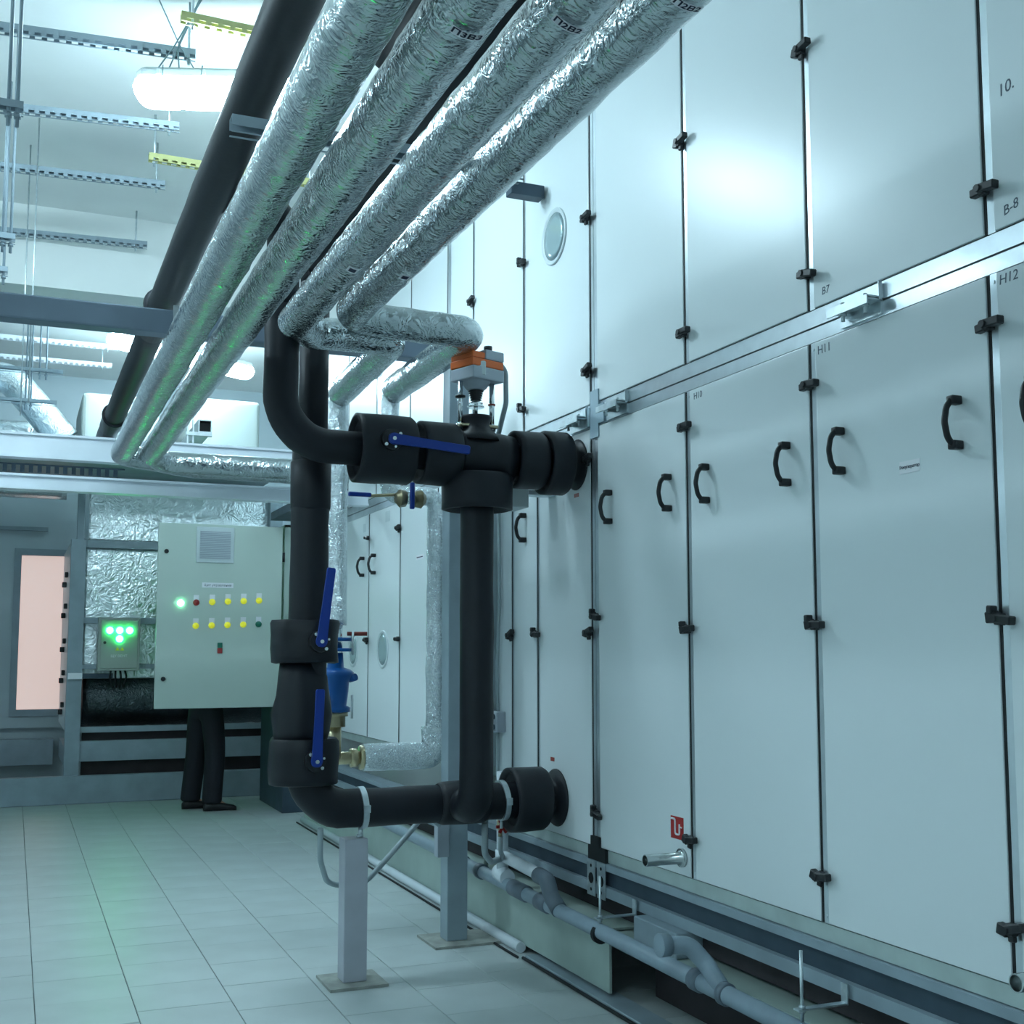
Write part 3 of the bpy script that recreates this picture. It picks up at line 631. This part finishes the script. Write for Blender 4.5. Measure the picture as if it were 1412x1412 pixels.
# strut carrying the pipes, and the grey beam
def channel(name, x0, x1, y, z, w_, h_, m, label, cat, rz=0.0, slots=True, group=None):
    t = thing(name, ((x0 + x1) / 2, y, z), label, cat, group); t.rotation_euler = (0, 0, rz)
    bm = BM(); box(bm, x0, x1, y - w_ / 2, y + w_ / 2, z + h_ - .003, z + h_)
    box(bm, x0, x1, y - w_ / 2, y - w_ / 2 + .003, z + h_ * .35, z + h_ - .003); box(bm, x0, x1, y + w_ / 2 - .003, y + w_ / 2, z + h_ * .35, z + h_ - .003)
    n = max(1, int((x1 - x0) / .05)); s = (x1 - x0) / n
    if slots:
        for i in range(n):
            for yy in (y - w_ / 2, y + w_ / 2 - .003): box(bm, x0 + i * s, x0 + i * s + s * .45, yy, yy + .003, z, z + h_ * .35)
    for yy in (y - w_ / 2, y + w_ / 2 - .008): box(bm, x0, x1, yy, yy + .008, z - .002, z)
    obj('channel', bm, m, t); return t
channel('pipe_strut', .49, 1.34, 3.12, 2.735, .045, .045, 'steel_grey', 'short steel strut crossing above the foil pipes', 'strut', slots=False)
bm = BM(); box(bm, 2.07, 2.24, 4.93, 5.0, 3.48, 3.54); bev(bm, .003, 1); obj('wall_bracket', bm, 'steel_dark', label='dark channel bracket on the upper unit beside the porthole', cat='bracket')
t = thing('steel_beam', (0, 5.35, 2.745), 'grey steel beam crossing under the black pipe', 'beam')
bm = BM(); box(bm, -2.95, 1.88, 5.30, 5.40, 2.745, 2.853); bev(bm, .008, 2); obj('beam', bm, 'beam_paint', t)
bm = BM(); box(bm, .60, .70, 5.285, 5.30, 2.74, 2.87); obj('clip_plate', bm, 'galv', t)

# ------------------------------------------------------------------ posts
def post(x, y, w_, h_, pw, label, m, rz=0.0, grp=None, px=0, py=0, pl=None):
    t = thing('support_post', (x, y, 0), label, 'post', grp); 
    bm = BM(); v = box(bm, x - w_ / 2, x + w_ / 2, y - w_ / 2, y + w_ / 2, .012, h_); rot_verts(v, (x, y, 0), 'Z', rz); bev(bm, .005, 2); obj('column', bm, m, t)
    bm = BM(); v = box(bm, x - pw / 2 + px, x + (pl or pw) / 2 + px, y - pw / 2 + py, y + pw / 2 + py, .001, .012); rot_verts(v, (x, y, 0), 'Z', rz); obj('base_plate', bm, 'plate_rust', t)
    return t
pp = post(1.325, YL, .098, .58, .24, 'short pale post on a rusty plate under the lower black pipe', 'post_paint')
bm = BM(); cyl(bm, (1.350, YL, .58), (1.350, YL, .62), .007, 8); cyl(bm, (1.350, YL, .58), (1.350, YL, .592), .015, 6); obj('threaded_rod', bm, 'galv', pp)
p2 = post(1.945, 5.33, .10, 2.74, .27, 'tall grey steel column behind the black bypass pipe', 'steel_grey', px=.0, pl=.48)  # column stands in shadow; that shade is put into its darker grey
bm = BM(); box(bm, 1.835, 1.893, 5.25, 5.30, .40, .56); bev(bm, .003, 1); cyl(bm, (1.86, 5.25, .48), (1.86, 5.246, .48), .009, 10); obj('junction_box', bm, 'plastic_grey', label='small grey junction box on the foot of the tall column', cat='box')

# ------------------------------------------------------------------ blue strainer and brass unions of the rear loop
t = thing('strainer_set', (1.42, 5.55, .80), 'blue cast strainer and flanged valve with brass union below a foil pipe', 'valve')
bm = BM(); cyl(bm, (1.42, 5.55, 1.35), (1.42, 5.55, 1.48), .032, 16); obj('nipple', bm, 'chrome', t)
for z in (1.395, 1.345):
    bm = BM(); lathe(bm, (1.43, 5.55, z), (0, 0, 1), [(0, .03), (0, .070), (.016, .070), (.016, .03)], 20); obj('valve_flange', bm, 'blue_bright', t)
bm = BM(); lathe(bm, (1.42, 5.55, 1.06), (0, 0, 1), [(0, .04), (.0, .072), (.02, .074), (.03, .055), (.10, .064), (.14, .066), (.17, .085), (.185, .088), (.20, .07), (.21, .04), (.28, .035)], 24, .003, 1); obj('strainer_body', bm, 'blue_bright', t)
bm = BM(); cyl(bm, (1.485, 5.53, 1.215), (1.505, 5.50, 1.225), .018, 12); obj('plug', bm, 'blue_bright', t)
for sx in (-.055, .06):
    for z in (1.03, 1.33): bm = BM(); cyl(bm, (1.43 + sx, 5.50, z), (1.43 + sx, 5.50, z + .11), .006, 8); obj('bolt', bm, 'galv', t)
bm = BM(); lathe(bm, (1.42, 5.55, .99), (0, 0, 1), [(0, .03), (.0, .05), (.05, .05), (.05, .062), (.068, .062), (.07, .03)], 20); obj('brass_collar', bm, 'brass', t)
bm = BM(); cyl(bm, (1.42, 5.55, .84), (1.42, 5.55, 1.0), .032, 16); cyl(bm, (1.40, 5.56, .84), (1.60, 5.56, .84), .030, 16); obj('elbow', bm, 'brass', t)
for x, r_ in ((1.50, .045), (1.545, .058)):
    bm = BM(); lathe(bm, (x, 5.56, .84), (1, 0, 0), [(0, .02), (0, r_), (.03, r_), (.035, r_ * .9), (.035, .02)], 8); obj('union_nut', bm, 'brass', t)
bm = BM(); cyl(bm, (1.47, 5.53, 1.43), (1.56, 5.50, 1.43), .010, 8); obj('gauge_stub', bm, 'rust_red', t)
t = thing('ball_valve', (1.74, 5.56, 2.05), 'small brass ball valve with blue lever hanging below the black valve wraps', 'valve')
for x, sg in ((1.735, -1), (1.775, 1)):
    bm = BM(); lathe(bm, (x, 5.45, 2.085), (sg, 0, 0), [(0, .02), (.004, .040), (.035, .046), (.035, .046), (.045, .034), (.055, .025)], 8); obj('valve_end', bm, 'bronze', t)
bm = BM(); v = box(bm, 1.74, 1.762, 5.40, 5.42, 2.03, 2.16); bev(bm, .004, 1); obj('lever', bm, 'blue', t)
bm = BM(); v = box(bm, 1.45, 1.56, 5.45, 5.475, 2.085, 2.105); bev(bm, .004, 1); obj('lever', bm, 'blue', t)
bm = BM(); cyl(bm, (1.55, 5.46, 2.09), (1.72, 5.50, 2.11), .008, 8); obj('stem', bm, 'brass', t)
# pipe box, conduits and junction box near the column
t = thing('terminal_box', (2.04, 4.86, 1.99), 'pale grey box hung under the wrapped valves by the upper flange', 'box')
bm = BM(); box(bm, 1.99, 2.10, 4.80, 4.97, 1.985, 2.105); bev(bm, .004, 1); obj('box', bm, 'plastic_light', t)
bm = BM(); box(bm, 2.10, AX, 4.84, 4.92, 2.05, 2.07); obj('bracket', bm, 'galv', t)
bm = BM(); cyl(bm, (2.215, 5.605, .276), (2.215, 5.605, 2.28), .012, 10)
for z in (1.6, 1.78): cyl(bm, (2.215, 5.605, z), (2.215, 5.605, z + .05), .018, 10)
obj('steel_conduit', bm, 'steel_pipe', label='thin vertical steel conduit beside the narrow unit', cat='conduit')
bm = BM(); tube(bm, [(2.235, 5.50, 1.05), (2.232, 5.505, 1.25), (2.235, 5.475, 1.6), (2.235, 5.49, 2.2)], .009, 8, rad=.3, seg=4); obj('flex_cable', bm, 'hose', label='grey cable rising from the small junction box on the narrow unit', cat='cable')
t = thing('junction_box', (2.23, 5.48, .95), 'small grey junction box on the narrow unit beside the bypass pipe', 'box')
bm = BM(); box(bm, 2.20, AX, 5.43, 5.54, .95, 1.05); bev(bm, .004, 1); obj('box', bm, 'plastic_grey', t)
bm = BM(); cyl(bm, (2.193, 5.46, 1.025), (2.20, 5.46, 1.025), .013, 12); cyl(bm, (2.193, 5.46, .975), (2.20, 5.46, .975), .013, 12); obj('gland', bm, 'steel_dark', t)
bm = BM(); tube(bm, [(2.235, 5.50, .95), (2.235, 5.50, .55)], .009, 8, rad=0); obj('flex_cable', bm, 'hose', label='grey cable dropping from the small junction box', cat='cable')

# ------------------------------------------------------------------ far pipe bridge
def xbeam(name, x0, x1, y, z0, z1, m, label):
    t = thing(name, ((x0 + x1) / 2, y, z0), label, 'beam')
    bm = BM(); h_ = z1 - z0
    box(bm, x0, x1, y - .05, y + .05, z1 - .014, z1); box(bm, x0, x1, y - .05, y + .05, z0, z0 + .014); obj('flange', bm, m, t)
    bm = BM(); box(bm, x0, x1, y - .03, y - .015, z0 + .014, z1 - .014); obj('web', bm, m, t)
    return t
xbeam('bridge_beam', -2.95, 2.2, 7.80, 2.53, 2.685, 'beam_light', 'upper pale beam of the far pipe bridge')
xbeam('bridge_beam', -2.95, 2.2, 7.80, 2.335, 2.43, 'beam_light', 'lower pale beam of the far pipe bridge under the foil pipe bends')
t = thing('cable_tray', (-.8, 7.95, 2.45), 'perforated cable tray between the two beams of the far bridge', 'tray')
bm = BM(); box(bm, -2.95, .62, 7.88, 8.1, 2.445, 2.45)
n = 70
for i in range(n): box(bm, -2.9 + i * .05, -2.875 + i * .05, 7.875, 7.88, 2.455, 2.50)
box(bm, -2.95, .62, 7.875, 7.88, 2.50, 2.51); obj('tray', bm, 'steel_dark', t)
DY = 7.80
t = thing('cable_duct', (1.1, DY, 2.686), 'square cable duct end with dark opening on the far bridge', 'duct')
bm = BM()
for a in ((1.062, 1.069, 2.769, 2.854), (1.141, 1.148, 2.769, 2.854), (1.069, 1.141, 2.769, 2.776), (1.069, 1.141, 2.847, 2.854)): box(bm, a[0], a[1], DY, DY + 1.2, a[2], a[3])
obj('duct_wall', bm, 'galv', t); bm = BM(); box(bm, 1.069, 1.141, DY + .03, DY + .04, 2.776, 2.847); obj('opening', bm, 'dark_hole', t)
for x in (.99, 1.025):
    bm = BM(); box(bm, x, x + .01, DY, DY + .02, 2.686, 2.85); obj('stand_leg', bm, 'galv', t)
bm = BM(); box(bm, .985, 1.15, DY - .01, DY + .03, 2.745, 2.768); obj('stand_arm', bm, 'galv', t)
# cream ducts and the silver duct on the far platform
def cream(x0, x1, y0, y1, z0, z1, label):
    bm = BM(); box(bm, x0, x1, y0, y1, z0, z1); bev(bm, .05, 4); return obj('duct_box', bm, 'duct_cream', label=label, cat='duct', group='cream duct boxes')
cream(.49, 1.15, 11.0, 12.2, 3.026, 3.645, 'cream duct box beside the silver bend on the far platform'); cream(1.40, 2.06, 11.0, 12.2, 3.026, 3.68, 'cream duct box behind the square cable duct')
bm = BM(); box(bm, -2.9, 2.2, 9.75, 12.3, 2.955, 3.025); obj('platform', bm, 'steel_grey', label='steel platform carrying the cream ducts and silver bend', cat='platform')  # front part extended unseen behind the bridge to keep lamp light off the floor
bm = BM(); tube(bm, [(-1.6, 11.05, 3.72), (-.10, 11.05, 3.72), (.36, 11.05, 3.20)], .135, 28, rad=.2, seg=8, step=.08, wob=.004); obj('silver_duct', bm, 'foil_soft', label='thick silver round duct bending down on the far platform', cat='duct')
bm = BM(); tube(bm, [(-1.6, 11.45, 3.30), (.10, 11.45, 3.30)], .12, 24, rad=0, step=.08, wob=.004); obj('silver_duct', bm, 'foil_soft', label='straight silver round duct behind the silver bend', cat='duct')
bm = BM(); tube(bm, [(-2.5, 12.9, 3.0), (.45, 12.9, 3.0)], .10, 24, rad=0, step=.08, wob=.004); obj('silver_duct', bm, 'foil_soft', label='silver duct along the back wall under the bridge', cat='duct')

# ------------------------------------------------------------------ far left unit with foil duct in a steel frame
FY = 11.4
t = thing('duct_unit', (1.3, FY, 0), 'large foil wrapped duct held in a grey steel frame', 'duct')
bm = BM(); box(bm, .60, 2.35, FY + .10, FY + 1.6, 2.36, 2.85); bev(bm, .02, 2); obj('upper_duct', bm, 'foil_soft', t)
bm = BM(); box(bm, .58, 2.35, FY + .06, FY + 1.6, 1.10, 2.30); bev(bm, .02, 2); obj('middle_duct', bm, 'foil_soft', t)
bm = BM(); tube(bm, [(.60, FY + .38, .92), (2.4, FY + .38, .92)], .27, 32, rad=0, step=.06, wob=.012); obj('lower_duct', bm, 'foil_dark', t)
bm = BM(); box(bm, .452, .578, FY - .06, FY + .06, .245, 2.36); obj('frame_post', bm, 'steel_grey', t)
bm = BM(); box(bm, .50, .56, FY - .02, FY + .06, 2.36, 2.86); obj('frame_post', bm, 'steel_grey', t)
bm = BM(); box(bm, 2.24, 2.36, FY - .06, FY + .06, .245, 2.86); obj('frame_post', bm, 'steel_grey', t)
for z0, z1 in ((2.29, 2.36), (1.60, 1.655), (1.19, 1.23), (.365, .545), (.62, .67)):
    bm = BM(); box(bm, .578, 2.24, FY - .03, FY + .05, z0, z1); obj('frame_bar', bm, 'steel_grey', t)
bm = BM(); box(bm, .60, 2.3, FY + .06, FY + .08, .0, .62); obj('gap_shade_sheet', bm, 'shade_brown', t)  # dark backing added so the gap under the frame looks shaded
bm = BM(); box(bm, .46, .58, FY - .10, FY - .06, 1.10, 1.155); obj('end_cap', bm, 'white_label', t)
bm = BM(); box(bm, .56, .84, FY - .09, FY - .06, 1.105, 1.15); obj('level', bm, 'steel_dark', t)
bm = BM(); box(bm, .46, .50, FY + .06, 13.2, .62, 2.36); bev(bm, .004, 1); sd = obj('side_panel', bm, 'panel_far', t)
for z in (2.05, 1.75, 1.42, 1.12, .82):
    bm = BM(); box(bm, .43, .459, 12.0, 12.08, z, z + .05); bev(bm, .004, 1); obj('latch', bm, 'handle_black', t)
    bm = BM(); box(bm, .42, .459, 12.3, 12.4, z - .08, z - .03); bev(bm, .004, 1); obj('latch', bm, 'handle_black', t)
bm = BM(); box(bm, -2.95, 2.45, FY - .10, FY - .02, 0, .245); bev(bm, .006, 1); obj('base_beam', bm, 'steel_grey', label='thick grey steel base beam on the floor behind the person', cat='beam')
bm = BM(); box(bm, .47, .53, FY + .12, 13.2, .28, .46); obj('side_beam', bm, 'steel_grey', label='grey steel rail running back under the side panel', cat='rail')
# small green lit box
BY = FY - .16
t = thing('control_box', (.88, BY, 1.17), 'small grey control box with four glowing green lamps', 'control box')
bm = BM(); box(bm, .70, 1.058, BY - .02, BY + .12, 1.175, 1.65); bev(bm, .006, 2); obj('enclosure', bm, 'box_grey', t)
bm = BM(); box(bm, .72, 1.04, BY - .032, BY - .021, 1.195, 1.63); bev(bm, .004, 1); obj('front_door', bm, 'box_grey', t)
for x, z in ((.795, 1.535), (.88, 1.535), (.965, 1.535), (.88, 1.46)):
    bm = BM(); lathe(bm, (x, BY - .032, z), (0, -1, 0), [(0, .030), (.008, .030), (.014, .022), (.018, .0)], 20); obj('signal_lamp', bm, 'green_led', t)
for x in (.865, .905):
    bm = BM(); a = [bm.verts.new((x + q, BY - .034, z)) for q, z in ((-.018, 1.355), (.018, 1.355), (0, 1.388))]; bm.faces.new(a); obj('warning_mark', bm, 'yellow', t)
front_text('ЩУ ВЕНТ', .032, .88, BY - .033, 1.305, t, 'white_label')
bm = BM(); cyl(bm, (.755, BY - .042, 1.425), (.755, BY - .03, 1.425), .013, 12); obj('lock', bm, 'handle_black', t)
for k in range(4):
    bm = BM(); x = .82 + k * .04; tube(bm, [(x, BY + .05, 1.18), (x + .008 * (k - 1), BY + .05, 1.12), (x - .01 * (k - 2) , BY + .06, 1.02)], .009, 8, rad=.03, seg=3); obj('supply_cable', bm, 'gasket', t)

# ------------------------------------------------------------------ control cabinet with open door
CY = 9.95
t = thing('control_cabinet', (2.3, CY + .5, .88), 'large pale green control cabinet with its door swung open', 'cabinet')
bm = BM(); x0 = 2.10
box(bm, x0 + .30, x0 + .32, CY + .03, CY + 1.05, .885, 2.42); box(bm, x0, x0 + .32, CY + .03, CY + .05, .885, 2.42); box(bm, x0, x0 + .32, CY + 1.03, CY + 1.05, .885, 2.42)
box(bm, x0, x0 + .32, CY + .03, CY + 1.05, 2.40, 2.42); box(bm, x0, x0 + .32, CY + .03, CY + 1.05, .885, .905); obj('body', bm, 'cab_edge', t)
bm = BM(); box(bm, x0 + .27, x0 + .299, CY + .1, CY + .98, .95, 2.36)
for k in range(5): box(bm, x0 + .18, x0 + .27, CY + .14, CY + .94, 1.05 + k * .26, 1.14 + k * .26)
obj('mounting_plate', bm, 'plastic_light', t)
bm = BM(); box(bm, x0 + .02, x0 + .32, CY + .05, CY + 1.03, 0, .884); obj('pedestal', bm, 'steel_dark', t)
DL, DR, DB, DT = 1.060, 2.075, .885, 2.395
bm = BM(); box(bm, DL, DR, CY, CY + .025, DB, DT); bev(bm, .006, 2); dr = obj('door', bm, 'cab', t)
bm = BM(); box(bm, DL + .02, DR - .02, CY + .0255, CY + .04, DB + .02, DT - .02); obj('door_rim', bm, 'cab_edge', t)
for z in (1.2, 2.1):
    bm = BM(); cyl(bm, (DR + .012, CY + .012, z), (DR + .012, CY + .012, z + .08), .012, 10); obj('hinge', bm, 'handle_black', dr)
for z in (2.16, 1.125):
    bm = BM(); cyl(bm, (1.125, CY - .012, z), (1.125, CY, z), .018, 14); obj('lock', bm, 'handle_black', dr)
gx0, gx1, gz0, gz1 = 1.36, 1.668, 2.075, 2.372
bm = BM(); box(bm, gx0, gx1, CY - .012, CY - .0005, gz0, gz1); bev(bm, .004, 1); g = obj('vent_grille', bm, 'plastic_light', dr)
for k in range(16):
    z = gz0 + .035 + k * .0145; bm = BM(); box(bm, gx0 + .03, gx1 - .03, CY - .017, CY - .0125, z, z + .008); obj('louvre', bm, 'plastic_grey', dr)
def plate(x, z): 
    bm = BM(); box(bm, x - .022, x + .022, CY - .003, CY - .0005, z + .005, z + .062); obj('name_plate', bm, 'white_label', dr)
def button(x, z, m):
    bm = BM(); lathe(bm, (x, CY - .0005, z), (0, -1, 0), [(0, .026), (.006, .026), (.010, .021), (.016, .017), (.018, 0)], 18); obj('indicator', bm, m, dr)
cols = [1.248, 1.372, 1.500, 1.628, 1.757, 1.884]
for k, x in enumerate(cols):
    z = 1.740 + .03 * (k / 5)
    if k: plate(x, z)
    button(x, z, ('green_lamp', 'red_btn', 'yellow_led', 'yellow_led', 'yellow_led', 'yellow_led')[k])
for k, x in enumerate(cols[1:]):
    z = 1.555 + .018 * (k / 4); plate(x, z); button(x, z, 'yellow_led' if k < 4 else 'green_btn')
bm = BM(); box(bm, 1.55, 1.59, CY - .014, CY - .0005, 1.376, 1.418); bev(bm, .003, 1); obj('start_button', bm, 'green_btn', dr)
bm = BM(); box(bm, 1.55, 1.59, CY - .014, CY - .0005, 1.330, 1.374); bev(bm, .003, 1); obj('stop_button', bm, 'red_btn', dr)
bm = BM(); box(bm, 1.415, 1.67, CY - .002, CY - .0004, 1.870, 1.912); obj('title_plate', bm, 'white_label', dr)
front_text('Щит управления', .028, 1.5425, CY - .0025, 1.891, dr, 'pen')
t = thing('cable_tray', (2.0, 9.0, 2.46), 'dark cable tray reaching over the cabinet top', 'tray')
bm = BM(); box(bm, 1.98, 2.18, 8.6, 10.0, 2.455, 2.46); box(bm, 1.98, 1.985, 8.6, 10.0, 2.46, 2.52); box(bm, 2.175, 2.18, 8.6, 10.0, 2.46, 2.52); obj('tray', bm, 'steel_dark', t)
for k in range(3): bm = BM(); tube(bm, [(2.02 + k * .05, 8.6, 2.475), (2.02 + k * .05, 10.0, 2.475)], .012, 8, rad=0); obj('cable', bm, 'gasket', t)

# ------------------------------------------------------------------ person behind the cabinet door
def skinmesh(verts, edges, radii, root=0, sub=2):
    me = bpy.data.meshes.new('s'); me.from_pydata(verts, edges, []); o = bpy.data.objects.new('s', me); COL.objects.link(o)
    md = o.modifiers.new('skin', 'SKIN'); md.use_smooth_shade = True
    sv = me.skin_vertices[0].data
    for i, r_ in enumerate(radii): sv[i].radius = r_ if isinstance(r_, tuple) else (r_, r_); sv[i].use_root = (i == root)
    sb = o.modifiers.new('sub', 'SUBSURF'); sb.levels = sub; sb.render_levels = sub
    bpy.context.view_layer.update()
    m2 = bpy.data.meshes.new_from_object(o.evaluated_get(bpy.context.evaluated_depsgraph_get())); bm = BM(); bm.from_mesh(m2)
    bpy.data.objects.remove(o); bpy.data.meshes.remove(m2); bpy.data.meshes.remove(me)
    for f in bm.faces: f.smooth = True
    return bm
PX, PY = 1.57, 10.48
t = thing('person', (PX, PY, 0), 'person in dark trousers and black shoes standing behind the open cabinet door', 'person')
# facing +X; left leg at +Y
def V(x, y, z): return (PX + x, PY + y, z)
body_v = [V(0, 0, .92), V(.0, 0, 1.12), V(.03, 0, 1.35), V(.05, 0, 1.46), V(.07, 0, 1.54), V(.09, 0, 1.63), V(.10, 0, 1.72),
  V(-.06, .09, .86), V(-.08, .10, .48), V(-.12, .10, .10), V(.0, .10, .04), V(.02, -.09, .86), V(.05, -.10, .48), V(.03, -.11, .10), V(.15, -.11, .04),
  V(.03, .19, 1.40), V(.14, .24, 1.16), V(.36, .16, 1.22), V(.44, .14, 1.24), V(.03, -.19, 1.40), V(.16, -.24, 1.17), V(.37, -.14, 1.30), V(.45, -.12, 1.33)]
body_e = [(0, 1), (1, 2), (2, 3), (3, 4), (4, 5), (5, 6), (0, 7), (7, 8), (8, 9), (9, 10), (0, 11), (11, 12), (12, 13), (13, 14), (2, 15), (15, 16), (16, 17), (17, 18), (2, 19), (19, 20), (20, 21), (21, 22)]
body_r = [(.13, .11), (.13, .10), (.14, .10), .06, .052, .085, .07, .075, .052, .036, .016, .075, .052, .036, .016, .05, .04, .032, .03, .05, .04, .032, .03]
bm = skinmesh(body_v, body_e, body_r)
# hands: five fingers each
for sy, hx in ((1, body_v[18]), (-1, body_v[22])):
    H = Vector(hx)
    for k in range(4): tube(bm, [H + Vector((.0, (k - 1.5) * .019, 0)), H + Vector((.06, (k - 1.5) * .021, -.004)), H + Vector((.088 + (.008 if k in (1, 2) else -.004), (k - 1.5) * .02, -.028))], .0085, 8, rad=.02, seg=3)
    tube(bm, [H + Vector((-.02, -sy * .02, 0)), H + Vector((.02, -sy * .05, -.01)), H + Vector((.05, -sy * .055, -.02))], .0095, 8, rad=.02, seg=3)
# face: nose, ears
lathe(bm, V(.175, 0, 1.655), (.3, 0, -1), [(0, .006), (.02, .012), (.035, .014), (.042, .0)], 10)
for sy in (-1, 1): lathe(bm, V(.085, sy * .082, 1.66), (0, sy, 0), [(-.01, .026), (.008, .024), (.014, .014), (.016, 0)], 12)
obj('body', bm, 'skin', t)
for sy in (-.032, .032): bm = BM(); lathe(bm, V(.165, sy, 1.685), (1, 0, 0), [(0, .012), (.008, .010), (.012, 0)], 10); obj('eye', bm, 'ink', t)
bm = BM(); tube(bm, [V(.168, -.025, 1.607), V(.178, 0, 1.605), V(.168, .025, 1.607)], .006, 8, rad=.02, seg=3); obj('mouth', bm, 'rust_red', t)
bm = BM(); lathe(bm, V(.075, 0, 1.645), (-.25, 0, 1), [(-.02, .088), (.03, .100), (.08, .094), (.12, .065), (.138, .0)], 20, .006, 2); obj('hair', bm, 'hair', t)
tr_v = [V(0, 0, .97), V(-.01, 0, .93), V(-.06, .09, .84), V(-.08, .10, .48), V(-.12, .10, .10), V(-.12, .10, .055), V(.02, -.09, .84), V(.05, -.10, .48), V(.03, -.11, .10), V(.03, -.11, .055), V(.0, 0, 1.04)]
bm = skinmesh(tr_v, [(0, 1), (1, 2), (2, 3), (3, 4), (4, 5), (1, 6), (6, 7), (7, 8), (8, 9), (0, 10)], [(.15, .13), (.15, .135), .108, .092, .088, .092, .108, .092, .088, .092, (.15, .13)], root=1)
obj('trousers', bm, 'fabric_dark', t)
jk_v = [V(0, 0, 1.02), V(0, 0, 1.15), V(.03, 0, 1.36), V(.05, 0, 1.47), V(.03, .19, 1.40), V(.14, .24, 1.16), V(.36, .16, 1.22), V(.03, -.19, 1.40), V(.16, -.24, 1.17), V(.37, -.14, 1.30)]
bm = skinmesh(jk_v, [(0, 1), (1, 2), (2, 3), (2, 4), (4, 5), (5, 6), (2, 7), (7, 8), (8, 9)], [(.165, .14), (.16, .13), (.17, .13), .085, .075, .062, .05, .075, .062, .05], root=0)
obj('jacket', bm, 'jacket', t)
for (ax, ay) in ((-.12, .10), (.03, -.11)):
    bm = BM(); rg = []
    for x, w_, h_ in ((-.07, .030, .05), (-.05, .042, .075), (.0, .044, .095), (.06, .046, .075), (.13, .052, .055), (.18, .046, .045), (.205, .025, .03)):
        rg.append([Vector(V(ax + x, ay + w_ * math.cos(a), .002 + h_ * (.5 + .5 * math.sin(a)))) for a in [2 * math.pi * k / 12 for k in range(12)]])
    rings_mesh(bm, rg); obj('shoe', bm, 'shoe', t)

# ------------------------------------------------------------------ ceiling struts, trapezes and rods
def ceil_strut(x0, x1, y, z, rz, m, label, rods, grp):
    t = channel('ceiling_strut', x0, x1, y, z, .041, .041, m, label, 'strut', rz, True, grp)
    for x in rods:
        bm = BM(); cyl(bm, (x, y, z - .03), (x, y, CE), .006, 8); cyl(bm, (x, y, z - .012), (x, y, z - .003), .012, 6); obj('threaded_rod', bm, 'galv', t)
G = 'slotted struts under the ceiling'
ceil_strut(-1.35, .68, 5.46, 4.05, R(-6), 'steel_grey', 'slotted grey ceiling strut whose end is above the wired lamp', (.65, -.9), G)
ceil_strut(-1.35, .71, 6.28, 4.05, R(-7), 'steel_grey', 'slotted grey ceiling strut just behind the wired lamp', (.66, -.9), G)
ceil_strut(-1.35, .73, 7.07, 4.05, R(-5), 'steel_grey', 'slotted grey ceiling strut between the lamp and the ceiling beam', (.68, -.9), G)
ceil_strut(-1.35, .745, 8.24, 4.07, R(-5), 'steel_grey', 'slotted grey ceiling strut against the ceiling beam', (.67, -.9), G)
ceil_strut(.57, 1.6, 5.05, 4.05, R(1), 'yellow_strut', 'yellow slotted strut above the lamp wires', (.62, 1.5), 'yellow ceiling struts')
ceil_strut(.595, 1.6, 6.61, 4.05, R(1), 'yellow_strut', 'yellow slotted strut beside the black overhead pipe past the lamp', (.625, 1.5), 'yellow ceiling struts')
ceil_strut(-1.2, .80, 11.2, 4.1, 0, 'beam_light', 'pale ceiling strut in the far bay near the end-on lamp', (.7, -.8), G)
ceil_strut(-1.2, .79, 11.95, 4.1, 0, 'beam_light', 'pale ceiling strut in the far bay near the back wall', (.7, -.8), G)
def trapeze(x1, y, z, label, rods):
    t = channel('trapeze_hanger', x1 - .9, x1, y, z, .041, .041, 'steel_grey', label, 'hanger', 0, False, 'trapeze hangers on threaded rods')
    for x, e in rods:
        bm = BM(); cyl(bm, (x, y, z - .05), (x, y, CE), .007, 8); cyl(bm, (x, y, z - .018), (x, y, z - .004), .014, 6); obj('threaded_rod', bm, 'steel_grey', t)
trapeze(-.035, 4.48, 3.28, 'short steel trapeze hanger on two rods, nearest the wired lamp', ((-.055, 0), (-.085, 0), (-.8, 0)))
trapeze(-.06, 5.96, 3.28, 'short steel trapeze hanger on two rods in front of the grey beam', ((-.08, 0), (-.115, 0), (-.8, 0)))
trapeze(-.095, 6.5, 3.28, 'short steel trapeze hanger on two rods past the grey beam', ((-.115, 0), (-.8, 0)))
trapeze(.30, 10.3, 3.62, 'pale trapeze hanger in front of the silver duct bend', ((.04, 0), (.12, 0), (.17, 0)))
trapeze(.26, 10.3, 3.36, 'lower pale trapeze hanger in front of the silver duct bend', ((.02, 0), (.06, 0)))
for x, y, lb in ((.03, 6.9, 'thin threaded rod hanging beside the trapeze past the grey beam'), (-.01, 7.3, 'thin threaded rod hanging close to the ceiling beam')):
    bm = BM(); cyl(bm, (x, y, 2.7), (x, y, CE), .004, 8); obj('hanging_rod', bm, 'galv', label=lb, cat='rod', group='thin hanging rods')
for o in bpy.data.objects:
    if '_o' in o: del o['_o']
